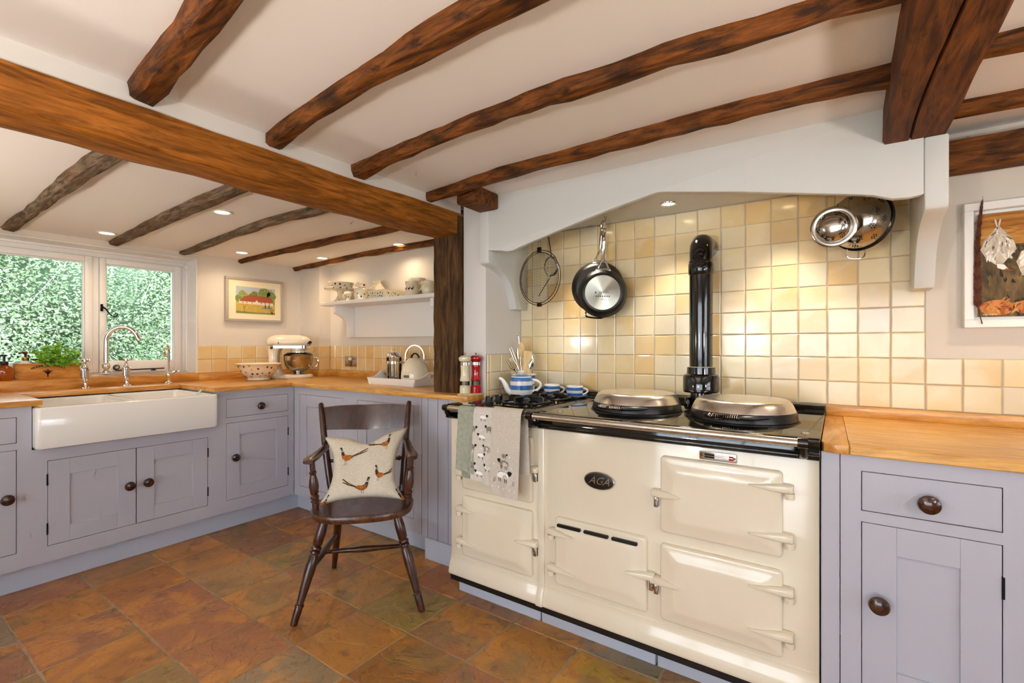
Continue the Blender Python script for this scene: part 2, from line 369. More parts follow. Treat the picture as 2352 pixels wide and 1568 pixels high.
for z in (.75, 1.3, 1.8): bb.box(3.075, 3.125, -1.6, 1.0, z, z + .05)
part('frame', bb, 'frame_paint', w2)
for y in (-1.55, -.7, .17): part('pane', B().box(3.097, 3.103, y, y + .78, .8, 1.8), 'pane_glass', w2)

# ---- glazed wall tiles, one object each
def tile_mesh(w, h, k):
    rr = random.Random(int(w * 1e4) * 31 + int(h * 1e4) + k * 977)
    j = lambda: rr.uniform(-.0011, .0011)
    P = []
    for (a, c) in ((-1, -1), (0, -1), (1, -1), (1, 0), (1, 1), (0, 1), (-1, 1), (-1, 0)):
        P.append((a * w / 2 + j() - math.copysign(.0004, a) * (c == 0), c * h / 2 + j()))
    ins = [(u * (1 - .006 / w), v * (1 - .006 / h)) for u, v in P]
    ring = lambda q, d: [Vector((u, v, d)) for u, v in q]
    me = B().loft([ring(P, -.006), ring(P, .0012), ring(ins, .0035)]).mesh('tile', ang=24)
    return me
_tm = {}
def tile(parent, w, h, M, matn):
    """M: 4x4 placing tile (u right, v up, normal out)"""
    key = (round(w, 3), round(h, 3), random.randrange(3) if w > .09 and h > .09 else 0, matn)
    if key not in _tm:
        _tm[key] = tile_mesh(w, h, key[2]); _tm[key].materials.append(MATS[matn])
    o = bpy.data.objects.new('tile', _tm[key]); C.objects.link(o); o.parent = parent; o.matrix_local = M
def frame_M(p, ex, ez):
    ex = Vector(ex); ez = Vector(ez); n = ex.cross(ez)
    return Matrix(((ex.x, ez.x, n.x, p[0]), (ex.y, ez.y, n.y, p[1]), (ex.z, ez.z, n.z, p[2]), (0, 0, 0, 1)))
def tile_field(parent, ulines, vlines, place, ex, gu=.0035, gv=.0022, matn='glaze', skip=None):
    for a, c in zip(ulines, ulines[1:]):
        for d, e in zip(vlines, vlines[1:]):
            if skip and skip((a + c) / 2, (d + e) / 2): continue
            w = abs(c - a) - gu; h = abs(e - d) - gv
            if w < .012 or h < .012: continue
            j = lambda: random.uniform(-.0006, .0006)
            tile(parent, w, h, frame_M(place((a + c) / 2 + j(), (d + e) / 2 + j()), ex, (0, 0, 1)), matn)
XL = [-1.573] + [-1.4913 + .10387 * i for i in range(0, 34)]
ZL = [.951, 1.0488, 1.1483, 1.2478, 1.3474, 1.4469, 1.5464, 1.646, 1.7455, 1.846]
tile_field(wall_back, XL, ZL, lambda u, v: (u, YT + .003, v), (1, 0, 0), skip=lambda u, v: u > .275 and v > 1.15)
bed = B().box(-1.575, .2762, YT + .0025, YT + .02, .93, 1.85).box(.2762, 2.05, YT + .0025, YT + .02, .93, 1.1495)
part('grout', bed, 'grout', wall_back)
# cooker recess side wall
tile_field(wall_pier, [2.378, 2.275, 2.172, 2.069, 2.045], [.92, .951] + ZL[1:3], lambda u, v: (-1.575 + .004, u, v), (0, 1, 0), matn='glaze')
part('grout', B().box(-1.58, -1.5725, 2.042, 2.39, .9, 1.15), 'grout', wall_pier)
# alcove and window wall
AZ = [.985, 1.0895, 1.194]
tile_field(wall_alc, [-3.68, -3.61] + [-3.507 + .1035 * i for i in range(0, 18)], AZ, lambda u, v: (u, YA + .003, v), (1, 0, 0), gu=.002, matn='glaze_warm')
part('grout', B().box(-3.7, -1.74, YA + .0025, YA + .02, .93, 1.195), 'grout', wall_alc)
tile_field(wall_left, [1.597, 1.701] + [1.701 + .111 * i for i in range(1, 7)] + [2.43], AZ, lambda u, v: (XW - .003, u, v), (0, 1, 0), gu=.003, matn='glaze_warm')
part('grout', B().box(XW - .02, XW - .0025, 1.597, 2.44, .93, 1.195), 'grout', wall_left)
tile_field(wall_box, [-3.97, -3.866, -3.762, -3.682], AZ, lambda u, v: (u, 2.427, v), (1, 0, 0), gu=.002, matn='glaze_warm')
tile_field(wall_box, [2.424, 2.53], AZ, lambda u, v: (-3.685, u, v), (0, 1, 0), gu=.002, matn='glaze_warm')

# ---- window over the sink
FX = -4.15
win = bpy.data.objects.new('window_1', None); C.objects.link(win); win['kind'] = 'structure'; win.location = (FX, .78, .985)
b = B()
b.box(FX - .07, FX, -.05, 1.6, 1.797, 1.845).box(FX - .07, FX, -.05, 1.6, .97, 1.002)
for y0, y1 in ((1.556, 1.6), (1.034, 1.068), (.5, .534), (-.05, 0)): b.box(FX - .07, FX, y0, y1, 1.002, 1.797)
part('frame', b, 'frame_paint', win, bevel=.003)
b = B()                                               # moulded architrave bead round the frame
for y0, y1, z0, z1 in ((-.04, 1.597, 1.826, 1.842), (1.583, 1.597, 1.003, 1.826)): b.box(FX, FX + .02, y0, y1, z0, z1)
part('bead', b, 'frame_paint', win, bevel=.004)
def sash(y0, y1):
    z0, z1 = 1.004, 1.795; X0, X1 = FX - .035, FX + .012
    b = B(); b.box(X0, X1, y0, y0 + .034, z0, z1).box(X0, X1, y1 - .04, y1, z0, z1).box(X0, X1, y0 + .034, y1 - .04, z1 - .038, z1).box(X0, X1, y0 + .034, y1 - .04, z0, z0 + .078)
    s_ = part('casement', b, 'frame_paint', win, bevel=.003)
    b = B(); g = .008; ya, yb, za, zb = y0 + .034, y1 - .04, z0 + .078, z1 - .038
    b.box(X0 + .01, X0 + .03, ya, ya + g, za, zb).box(X0 + .01, X0 + .03, yb - g, yb, za, zb).box(X0 + .01, X0 + .03, ya + g, yb - g, zb - g, zb).box(X0 + .01, X0 + .03, ya + g, yb - g, za, za + g)
    part('glazing_bead', b, 'frame_paint', s_)
    part('pane', B().box(X0 + .016, X0 + .02, ya + .002, yb - .002, za + .002, zb - .002), 'pane_glass', s_)
    return s_
sR = sash(1.07, 1.554); sash(.536, 1.032); sash(.002, .498)
b = B().box(FX + .012, FX + .018, 1.072, 1.086, 1.43, 1.478)
b.tube([(FX + .03, 1.082, 1.458), (FX + .034, 1.10, 1.44), (FX + .034, 1.118, 1.412), (FX + .032, 1.142, 1.396), (FX + .032, 1.158, 1.404), (FX + .032, 1.16, 1.416), (FX + .032, 1.15, 1.42), (FX + .032, 1.145, 1.412)], [.006, .005, .0045, .004, .0032, .003, .003, .003], 6, sm=4)
b.ball((FX + .024, 1.082, 1.456), .009, 8, 6)
part('latch_handle', b, 'iron_black', sR, label='black iron curled window latch')
b = B(); xs = FX + .024
b.tube([(xs, 1.1605, 1.052), (xs, 1.149, 1.05), (xs, 1.147, 1.038), (xs, 1.158, 1.032), (xs, 1.17, 1.037), (xs, 1.171, 1.053), (xs, 1.158, 1.06), (xs, 1.143, 1.055), (xs, 1.14, 1.04), (xs, 1.15, 1.026), (xs, 1.19, 1.024), (xs, 1.30, 1.026), (xs, 1.44, 1.028)], [.003] * 9 + [.004] * 4, 6, sm=4)
b.box(FX + .01, xs, 1.36, 1.39, 1.014, 1.02).box(FX + .012, xs, 1.372, 1.378, 1.014, 1.03).box(FX + .01, xs, 1.2, 1.206, 1.016, 1.026)
part('stay', b, 'iron_black', sR, label='black iron casement stay with curled end')
b = B(); b.lathe([(.004, 0), (.016, .001), (.018, .008), (.016, .02), (.004, .021)], 12, (FX + .04, 1.574, 1.79), Matrix.Rotation(PI / 2, 3, 'Y'))
bp = part('blind_pulley', b, 'plastic_white', win)
part('keeper', B().box(FX + .01, FX + .016, 1.076, 1.088, 1.27, 1.325), 'frame_paint', sR, bevel=.002)
struct('trim_3', B().box(-4.15, XW - .0005, 1.592, 1.5972, .99, 1.844).box(-4.15, XW - .0005, -.05, 1.592, 1.839, 1.8442), 'frame_paint')   # painted window reveal
struct('trim_1', B().box(-4.15, XW - .0, -.05, 1.597, .93, .986), 'frame_paint', bevel=.003)          # window board

# ---------------------------------------------------------------- beams and joists
def joist(name, U, L, zt, zb, matn, label, x0, x1, n=18, group='exposed ceiling joists', rag=.004, seed=0):
    """U: front line at the ceiling, L: back line of the underside, both (x, y) lists"""
    rr = random.Random(seed)
    def at(P, x):
        if x <= P[0][0]: a, c = P[0], P[1]
        elif x >= P[-1][0]: a, c = P[-2], P[-1]
        else:
            k = max(i for i in range(len(P) - 1) if P[i][0] <= x); a, c = P[k], P[k + 1]
        t = (x - a[0]) / (c[0] - a[0]); t = max(-.6, min(1.6, t))
        return a[1] + (c[1] - a[1]) * t
    rings = []
    for i in range(n + 1):
        x = x0 + (x1 - x0) * i / n; yf = at(U, x); yb = at(L, x)
        if yb - yf < .045: m = (yb + yf) / 2; yf, yb = m - .0225, m + .0225
        t = zt(x) if callable(zt) else zt; q = zb(x) if callable(zb) else zb
        j = lambda s=rag: rr.uniform(-s, s)
        rings.append([Vector((x, yf + j(), t + .004)), Vector((x, yf + j(), (t + q) / 2 + j())), Vector((x, yf + .006 + j(), q + .008 + j())), Vector((x, yf + .016 + j(), q + j())),
                      Vector((x, yb - .014 + j(), q + j())), Vector((x, yb - .003 + j(), q + .008 + j())), Vector((x, yb + j(), (t + q) / 2)), Vector((x, yb + j(), t + .004))])
    return single(name, B().loft(rings), matn, label, 'beam', group, ang=28)
ZB = 1.94
joist('ceiling_joist', [(-1.769, .519), (-1.554, .501), (-1.321, .479), (-1.227, .467)], [(-1.754, .592), (-1.609, .583), (-1.415, .56), (-1.18, .535), (-1.039, .521)], CEIL, ZB, 'beam_dark',
      'dark brown oak joist nearest the top left corner, over the stout post beam', -1.75, .13, seed=1)
joist('ceiling_joist', [(-1.771, .931), (-1.447, .888), (-1.185, .867), (-.896, .836), (-.745, .822)], [(-1.729, .995), (-1.437, .941), (-1.154, .916), (-.894, .907), (-.655, .901), (-.49, .898)], CEIL, ZB, 'beam_dark',
      'dark oak joist with charred black upper edge, second from the top left', -1.75, .13, seed=2)
joist('ceiling_joist', [(-1.734, 1.305), (-1.454, 1.276), (-1.025, 1.253), (-.698, 1.23), (-.533, 1.245), (-.354, 1.24), (-.193, 1.258), (-.05, 1.275)], [(-1.729, 1.383), (-1.528, 1.341), (-1.053, 1.287), (-.733, 1.291), (-.528, 1.309), (-.366, 1.292), (-.266, 1.322), (-.19, 1.319), (-.051, 1.305), (.102, 1.34)], CEIL, ZB, 'beam_dark',
      'wavy reddish oak joist running above the cooker, third from the left', -1.75, .13, n=26, seed=3)
joist('ceiling_joist', [(-1.707, 1.758), (-1.23, 1.691), (-.969, 1.69), (-.616, 1.675), (-.335, 1.663), (-.107, 1.672), (.117, 1.684)], [(-1.744, 1.812), (-1.275, 1.753), (-.984, 1.74), (-.632, 1.732), (-.349, 1.732), (-.111, 1.725), (.122, 1.756)], CEIL, ZB, 'beam_dark',
      'dark oak joist closest to the white cooker hood', -1.75, .13, n=26, seed=4)
joist('ceiling_joist', [(.3, 1.675), (.4, 1.682), (3, 1.70)], [(.3, 1.725), (.4, 1.735), (3, 1.75)], CEIL, ZB, 'beam_dark', 'short oak joist at the top right corner, right of the heavy cross beam', .29, 2.99, group='joists right of the cross beam', seed=5)
joist('ceiling_joist', [(.3, 2.065), (.472, 2.085), (3, 2.1)], [(.3, 2.115), (.478, 2.135), (3, 2.15)], CEIL, ZB, 'beam_dark', 'oak joist right of the cross beam, middle one of three', .29, 2.99, group='joists right of the cross beam', seed=6)
joist('ceiling_joist', [(.29, 2.30), (3, 2.30)], [(.29, 2.385), (3, 2.385)], 1.93, 1.828, 'beam_dark', 'golden brown oak timber along the wall above the chicken painting', .29, 2.99, group='joists right of the cross beam', seed=7)
joist('ceiling_joist', [(.3, 1.27), (3, 1.29)], [(.3, 1.34), (3, 1.36)], CEIL, ZB, 'beam_dark', 'oak joist over the right-hand end of the kitchen, beyond the frame edge', .29, 2.99, group='joists right of the cross beam', seed=8)
lowlab = ['grey weathered joist of the low ceiling, nearest the left edge', 'weathered brown joist above the window mullion, second from the left', 'weathered joist between the two left ceiling spotlights and the alcove',
          'slim brown joist of the low ceiling above the house watercolour', 'thin dark joist over the alcove shelf']
lowdat = [([(-3.98, .58), (-3.35, .594), (-2.74, .579), (-2.38, .59)], [(-3.94, .644), (-3.24, .647), (-2.755, .655), (-2.3, .672)]),
          ([(-4.05, 1.075), (-3.32, 1.055), (-2.93, 1.05), (-2.33, 1.066)], [(-3.957, 1.129), (-3.07, 1.133), (-2.27, 1.136)]),
          ([(-4.07, 1.485), (-3.27, 1.462), (-2.74, 1.453), (-2.34, 1.50)], [(-3.93, 1.535), (-3.2, 1.515), (-2.63, 1.52), (-2.25, 1.569)]),
          ([(-4.03, 1.89), (-3.09, 1.926), (-2.33, 2.008)], [(-3.93, 1.938), (-2.96, 1.999), (-2.23, 2.08)]),
          ([(-4.03, 2.355), (-3.015, 2.38), (-2.385, 2.45)], [(-3.91, 2.405), (-3.04, 2.43), (-2.38, 2.50)])]
for i, (u, l_) in enumerate(lowdat):
    joist('ceiling_joist', u, l_, LC, lambda x: LC(x) - .026 - .014 * (x + 3.97) / 2, 'beam_grey' if i < 3 else 'beam_dark', lowlab[i], -3.975, -1.9, group='joists of the low ceiling over the sink', seed=20 + i, rag=.005)
# main beam: two-part, with a wany lower arris
rr = random.Random(3); rings = []
for i in range(31):
    y = -2.98 + (2.11 + 2.98) * i / 30; j = lambda s=.004: rr.uniform(-s, s)
    zt = 1.922 + .012 * (y > 1.5); z0 = 1.80 + .012 * max(0, (y - 1) / 1.1)
    rings.append([Vector((-1.742, y, zt + j(.002))), Vector((-1.741, y, z0 + .05 + j(.002))), Vector((-1.742, y, z0 + .012 + j())), Vector((-1.758 + j(), y, z0 + j(.003))), Vector((-1.80, y, z0 + .004 + j())), Vector((-1.86, y, z0 - .006 + j(.006))),
                  Vector((-1.915 + j(.012), y, z0 + .004 + j(.005))), Vector((-1.93, y, z0 + .03)), Vector((-1.93, y, zt + .03))])
single('main_beam', B().loft(rings), 'beam_mid', 'long honey brown oak beam running from the post towards the upper left', 'beam', ang=50)
b = B(); rr = random.Random(5); rings = []
for i in range(15):
    z = .932 + (1.92 - .932) * i / 14; j = lambda s=.0025: rr.uniform(-s, s); cut = .0 if z < 1.80 else .0
    rings.append([Vector((-1.912 + j(), 1.99 + j(), z)), Vector((-1.86, 1.989 + j(), z)), Vector((-1.80, 1.989 + j(), z)), Vector((-1.746 + j(), 1.991 + j(), z)), Vector((-1.739 + j(), 1.998 + j(), z)), Vector((-1.738 + j(), 2.06, z)), Vector((-1.739 + j(), 2.125, z)), Vector((-1.912 + j(), 2.125, z))])
b.loft(rings)
single('oak_post', b, 'post_oak', 'dark oak post standing on the worktop beside the pepper mills', 'post', ang=40)
rings = []; rr = random.Random(9)
for i in range(27):
    y = -2.98 + 5.0 * i / 26; j = lambda s=.003: rr.uniform(-s, s); o = .012 * math.sin(i * .7)
    rings.append([Vector((.122 + j(), y, 2.0)), Vector((.122 + j(), y, 1.878 + j())), Vector((.128 + j(), y, 1.866 + j())), Vector((.2 + o - .004, y, 1.865 + j(.0015))), Vector((.2 + o, y, 1.876)), Vector((.2 + o + .004, y, 1.865 + j(.0015))), Vector((.277 + j(), y, 1.866 + j())), Vector((.284 + j(), y, 1.875 + j())), Vector((.286 + j(), y, 2.0))])
single('cross_beam', B().loft(rings), 'beam_big', 'heavy reddish brown cross beam with a long crack, resting on the hood bracket', 'beam', ang=40)
single('beam_stub', B().box(-1.585, -1.46, 1.807, 2.0, 1.905, 1.99), 'beam_dark', 'short dark oak beam end at the left end of the white hood', 'beam', bevel=.012)

# ---------------------------------------------------------------- hood (mantel) over the cooker
hood = thing('cooker_hood', 'white painted arched cooker hood with curved end brackets above the range', 'cooker hood', (-.64, 2.2, 1.4))
Yc = 2.0
arch = [(-1.585, CEIL), (-1.585, 1.70), (-1.52, 1.70), (-1.446, 1.691), (-1.405, 1.681), (-1.37, 1.683), (-1.33, 1.695), (-1.25, 1.716), (-1.196, 1.728), (-.995, 1.775), (-.803, 1.816), (-.70, 1.834), (-.66, 1.842), (-.63, 1.846), (-.60, 1.842), (-.31, 1.789), (-.07, 1.739), (.05, 1.714), (.10, 1.702), (.126, 1.691), (.148, 1.682), (.19, 1.679), (.228, 1.684), (.228, CEIL)]
arch2 = [(u, v if v != CEIL else 1.99) for u, v in arch]
part('front_board', B().prism([(u, v) for u, v in arch2], Yc, Yc + .03, lambda u, v, w: (u, w, v)), 'hood_paint', hood, bevel=.004)
part('soffit', B().box(-1.574, .228, Yc + .03, YT, 1.848, 1.875), 'hood_paint', hood)
brp = [(2.0, 1.99), (2.0, 1.648), (2.006, 1.634), (2.03, 1.626), (2.08, 1.617), (2.125, 1.603), (2.16, 1.584), (2.19, 1.560), (2.216, 1.527), (2.238, 1.487), (2.255, 1.445), (2.266, 1.405), (2.379, 1.405), (2.379, 1.99)]
part('bracket', B().prism(brp, -1.585, -1.523, lambda u, v, w: (w, u - .003, v)), 'hood_paint', hood, bevel=.005)
brp2 = [(u, min(v, 1.864)) for u, v in brp]
part('bracket', B().prism(brp2, .228, .287, lambda u, v, w: (w, u - .003, v)), 'hood_paint', hood, bevel=.005)

# ---------------------------------------------------------------- recessed downlights
def downlight(x, y, z, r, label, group, power, tilt=0, col=(1, .78, .52), angle=95, trim='lamp_trim', lens=.7, dx=0, dy=0, blend=.6):
    t = thing('downlight', label, 'light', (x, y, z), 0, group)
    part('trim_ring', B().lathe([(r * lens, -.002), (r * lens + .002, -.004), (r * .95, -.005), (r, -.001), (r, .002), (r * lens, .002)], 28, cap0=False, cap1=False), trim, t, local=True, recalc=True)
    part('lens', B().lathe([(.001, -.0015), (r * lens + .001, -.0015), (r * lens + .001, .002), (.001, .002)], 24), 'lamp_lens', t, local=True)
    l = bpy.data.lights.new('downlight_lamp', 'SPOT'); l.energy = power; l.color = col; l.spot_size = R(angle); l.spot_blend = blend; l.shadow_soft_size = .04
    o = bpy.data.objects.new('downlight_lamp', l); C.objects.link(o); o.parent = t; o.location = (0, 0, -.02); o.rotation_euler = (dy, dx, 0)
lowl = [(-3.74, 1.0, 'round ceiling spotlight nearest the window lintel, lowest left'), (-2.80, 1.25, 'largest looking round ceiling spotlight in the low ceiling'), (-3.70, 1.79, 'round ceiling spotlight above the window corner and watercolour'),
        (-3.45, 2.30, 'round ceiling spotlight above the stand mixer corner'), (-2.66, 2.40, 'round ceiling spotlight above the shelf of jugs')]
for x, y, lb in lowl: downlight(x, y, LC(x), .052, lb, 'spotlights in the low ceiling', 9 if y < 2.35 else 5.5, angle=165, blend=1)
for x, lb in ((-.641, 'round spotlight under the hood, right of the hanging pans'), (-1.09, 'round spotlight under the hood, mostly hidden by the arch on the left'), (-.19, 'round spotlight under the hood, hidden by the arch near the colanders')):
    downlight(x, 2.2, 1.848, .038, lb, 'spotlights under the hood', 17, angle=80, col=(1, .88, .70), trim='chrome')
for x, y, lb in ((.8, 1.9, 'ceiling spotlight over the right-hand worktop'), (.9, .4, 'unseen ceiling spotlight added to the right of the dining floor'), (-.8, -.7, 'unseen ceiling spotlight added behind the viewpoint'), (-.8, -2.0, 'unseen ceiling spotlight added by the garden doors')):  # all but the worktop one are unseen lamps added for brightness
    downlight(x, y, CEIL, .045, lb, 'spotlights in the main ceiling', 16, angle=120)

# unseen lamps added behind and beside the viewpoint to brighten the ceilings
def fill_uplighter(x, y, label, power):
    t = thing('added_fill_lamp', label, 'lamp', (x, y, 0), 0, 'added fill lamps')
    part('base', B().lathe([(.13, 0), (.13, .012), (.03, .025), (.012, .04)], 28), 'brass', t, local=True)
    part('pole', B().tube([(0, 0, .03), (0, 0, 1.12)], .011, 12), 'brass', t, local=True)
    part('bowl', B().lathe([(.02, 1.11), (.06, 1.118), (.12, 1.15), (.155, 1.2), (.153, 1.2), (.117, 1.153), (.058, 1.123), (.001, 1.116)], 36, cap0=True, cap1=True), 'frame_paint', t, local=True)
    part('bulb', B().ball((0, 0, 1.165), .028, 12, 8), 'lamp_lens', t, local=True)
    l = bpy.data.lights.new('added_fill_bulb', 'POINT'); l.energy = power; l.color = (1, .89, .78); l.shadow_soft_size = .09
    o = bpy.data.objects.new('added_fill_bulb', l); C.objects.link(o); o.parent = t; o.location = (0, 0, 1.2)
fill_uplighter(-.75, -.7, 'unseen brass fill lamp added behind the viewpoint to brighten the ceiling', 62)
fill_uplighter(1.0, .55, 'unseen brass fill lamp added right of the viewpoint to brighten the ceiling', 42)
fill_uplighter(-2.6, -.5, 'unseen brass fill lamp added by the sink run to brighten the low ceiling', 36)
# ---------------------------------------------------------------- fitted cabinets
def knob_mesh():
    return B().lathe([(.009, 0), (.010, .006), (.009, .012), (.016, .016), (.0235, .022), (.0255, .029), (.023, .036), (.014, .041), (.004, .0425)], 20).mesh('knob')
KNOB = knob_mesh(); KNOB.materials.append(MATS['knob_wood'])
class Face:
    """u along the face, v up, w outward"""
    def __init__(s, kind, plane): s.k = kind; s.p = plane
    def __call__(s, u, v, w):
        if s.k == 'x': return (s.p + w, u, v)
        return (u, s.p - w, v)
    def knob(s, u, v, parent, w=0):
        o = bpy.data.objects.new('knob', KNOB); C.objects.link(o); o.parent = parent
        o.location = Vector(s(u, v, w)) - base_of(parent)
        o.rotation_euler = (0, R(90), 0) if s.k == 'x' else (R(90), 0, 0)
        o['label'] = 'dark turned wooden knob'
FS, FR_, FQ = Face('x', -3.23), Face('y', 1.925), Face('y', 1.70)
def unit(name, label, F, u0, u1, v0, v1, ops, depth=.52, group='lavender grey painted base cabinets', skirt=None):
    """ops: list of (kind, ua, ub, va, vb, knob uv, hinge side)"""
    c = F((u0 + u1) / 2, v0, -depth / 2)
    t = thing(name, label, 'cabinet', c, 0, group)
    part('carcass', B().box(u0 + .004, u1 - .004, v0, v1, -depth, -.03, F), 'cabinet_paint', t)
    b = B(); ua = min(o[1] for o in ops); ub = max(o[2] for o in ops)
    b.box(u0, ua, v0, v1, -.03, 0, F).box(ub, u1, v0, v1, -.03, 0, F)
    vs = sorted([(o[3], o[4]) for o in ops if o[1] == ua]); prev = v0
    for a, c_ in vs: b.box(ua, ub, prev, a, -.03, 0, F); prev = c_
    b.box(ua, ub, prev, v1, -.03, 0, F)
    part('face_frame', b, 'cabinet_paint', t)
    g = .0022
    for kind, a, c_, d, e, kn, hs in ops:
        a += g; c_ -= g; d += g; e -= g
        if kind == 'drawer':
            o = part('drawer_front', B().box(a, c_, d, e, -.022, .0005, F), 'cabinet_paint', t, bevel=.0012, seg=1)
        else:
            st = .082 if (c_ - a) > .3 else .078
            b = B().box(a, a + st, d, e, -.022, 0, F).box(c_ - st, c_, d, e, -.022, 0, F).box(a + st, c_ - st, d, d + .08, -.022, 0, F).box(a + st, c_ - st, e - .08, e, -.022, 0, F)
            o = part('door', b, 'cabinet_paint', t, bevel=.001, seg=1)
            part('panel', B().box(a + st - .004, c_ - st + .004, d + .076, e - .076, -.02, -.0075, F), 'cabinet_paint', o)
            if hs:
                hu = a - g if hs < 0 else c_ + g
                for hv in (d + (e - d) * .2, d + (e - d) * .78):
                    part('hinge', B().box(hu - .003, hu + .003, hv - .028, hv + .028, -.01, .0025, F), 'iron_black', o, label='small dark butt hinge')
        if kn: F.knob(kn[0], kn[1], o)
    return t
V0, V1 = .125, .904
unit('base_cabinet', 'lavender grey cabinet at the left edge, left of the sink', FS, -.1, .577, V0, V1, [('drawer', -.04, .526, .731, .855, (.24, .79), 0), ('door', -.04, .526, .203, .699, (.492, .472), -1)])
unit('sink_cabinet', 'lavender grey two-door cabinet under the white butler sink', FS, .577, 1.409, V0, .688, [('door', .632, .994, .202, .626, (.958, .424), -1), ('door', .994, 1.359, .202, .626, (1.043, .424), 1)])
unit('base_cabinet', 'lavender grey cabinet with drawer and door right of the sink', FS, 1.409, 1.925, V0, V1, [('drawer', 1.466, 1.881, .731, .853, (1.678, .79), 0), ('door', 1.466, 1.881, .2, .697, (1.515, .472), 1)])
unit('base_cabinet', 'lavender grey corner cabinet door just left behind the chair', FR_, -3.225, -2.607, V0, V1, [('door', -3.16, -2.66, .2, .852, (-2.70, .5), 0)])
unit('base_cabinet', 'lavender grey cabinet directly behind the wooden chair', FR_, -2.607, -1.946, V0, V1, [('door', -2.513, -2.007, .2, .852, (-2.05, .5), 0)])
et = thing('end_panel', 'narrow grooved lavender grey panel between cabinets and cooker', 'panel', (-1.83, 1.95, .12))
for a, c_ in ((-1.944, -1.899), (-1.896, -1.823), (-1.820, -1.747), (-1.744, -1.671), (-1.668, -1.583)):
    part('board', B().box(a, c_, 1.925, 1.945, .118, .9035), 'cabinet_paint', et, bevel=.002, seg=1)
part('backing', B().box(-1.944, -1.583, 1.945, 2.0, .118, .9035), 'cabinet_paint', et)
unit('base_cabinet', 'lavender grey cabinet with drawer right of the cooker', FQ, .006, .405, V0, .882, [('drawer', .055, .346, .722, .837, (.201, .773), 0), ('door', .055, .346, .2, .691, (.095, .471), 1)], depth=.64)
unit('base_cabinet', 'lavender grey cabinet at the far right edge of the frame', FQ, .405, .95, V0, .882, [('drawer', .455, .9, .722, .837, (.68, .773), 0), ('door', .455, .9, .2, .691, (.5, .471), 1)], depth=.64)
unit('base_cabinet', 'lavender grey cabinet beyond the right edge, end of the run', FQ, .95, 1.5, V0, .882, [('drawer', 1.0, 1.45, .722, .837, (1.22, .773), 0), ('door', 1.0, 1.45, .2, .691, (1.05, .471), 1)], depth=.64)
single('filler_panel', B().box(-.042, .004, 1.70, 2.34, 0, .882), 'cabinet_paint', 'narrow lavender grey strip between cooker and right-hand cabinet', 'panel', bevel=.0015, seg=1)
# plinths
single('plinth', B().box(-3.34, -3.30, -.1, 2.0, 0, .124), 'plinth_paint', 'pale grey plinth board under the sink cabinets', 'plinth')
single('plinth', B().box(-3.30, -1.92, 2.0, 2.03, 0, .124), 'plinth_paint', 'pale grey plinth board behind the chair legs', 'plinth')
single('plinth', B().box(-1.916, -1.585, 1.922, 1.95, 0, .117), 'plinth_paint', 'short pale grey plinth block beside the left end of the cooker', 'plinth', bevel=.002)
single('plinth', B().box(.0, 1.5, 1.77, 1.80, 0, .124), 'plinth_paint', 'pale grey plinth under the right-hand cabinets', 'plinth')
for a, c_, lb in ((-1.53, -1.066, 'white painted plinth block under the gas hob end of the cooker'), (-1.058, -.564, 'white painted plinth block under the middle of the cooker'), (-.556, -.05, 'white painted plinth block under the right end of the cooker')):
    single('cooker_plinth', B().box(a, c_, 1.768, 2.3, 0, .0795), 'plinth_paint', lb, 'plinth', 'cooker plinth blocks', bevel=.003)

# ---------------------------------------------------------------- worktops
wt = thing('worktop', 'L-shaped oak worktop round the sink and along the alcove', 'worktop', (-3.3, 1.9, .904))
Z0, Z1 = .904, .932
for nm, x0, x1, y0, y1, mm in (('board', -3.95, -3.21, -.1, .612, 'worktop_oak_y'), ('board', -3.95, -3.71, .612, 1.385, 'worktop_oak_y'), ('board', -3.95, -3.21, 1.385, 1.90, 'worktop_oak_y')):
    part(nm, B().box(x0, x1, y0, y1, Z0, Z1), mm, wt, bevel=.003)
part('board', B().prism([(-3.95, 1.90), (-1.64, 1.90), (-1.60, 1.915), (-1.583, 1.95), (-1.583, 2.035), (-1.74, 2.035), (-1.74, 2.125), (-1.93, 2.13), (-1.93, 2.53), (-3.68, 2.53), (-3.68, 2.42), (-3.95, 2.42)], Z0, Z1, XY), 'worktop_oak_x', wt, bevel=.003)
single('oak_upstand', B().box(XW, -3.95, -.1, 1.6, Z1, .988).box(XW, -3.95, 1.6, 2.399, Z1, .984), 'worktop_oak_y', 'oak upstand strip along the window wall behind the taps', 'upstand', bevel=.002)
struct('trim_2', B().box(-4.14, XW - .0005, -.045, 1.592, .9862, .990), 'worktop_oak_y')
single('oak_upstand', B().box(-3.66, -1.93, 2.508, 2.53, Z1, .984).box(-3.95, -3.66, 2.40, 2.42, Z1, .984).box(-3.68, -3.66, 2.42, 2.53, Z1, .984), 'worktop_oak_x', 'oak upstand strip along the alcove wall below the tiles', 'upstand', bevel=.002)
wr = thing('worktop', 'oak worktop with rounded corner right of the cooker', 'worktop', (.6, 2.0, .882))
part('end_board', B().prism([(-.042, 2.36), (-.042, 1.715), (-.035, 1.693), (-.015, 1.682), (.0, 1.68), (.0265, 1.68), (.0165, 2.36)], .882, .91, XY), 'worktop_oak_y', wr, bevel=.003, bang=50)
ys = [1.68, 1.768, 1.85, 1.94, 2.03, 2.12, 2.21, 2.29, 2.36]
for i in range(8):
    xa = lambda y: .027 - .0102 * (y - 1.68) / .68
    part('stave', B().prism([(xa(ys[i]), ys[i]), (1.5, ys[i]), (1.5, ys[i + 1] - .0004), (xa(ys[i + 1]), ys[i + 1] - .0004)], .882, .91, XY), 'worktop_oak_x', wr, bevel=.003 if i == 0 else .0004, seg=1)
single('oak_upstand', B().box(-.042, 1.5, 2.352, 2.378, .91, .951), 'worktop_oak_x', 'oak upstand strip behind the right-hand worktop', 'upstand', bevel=.002)

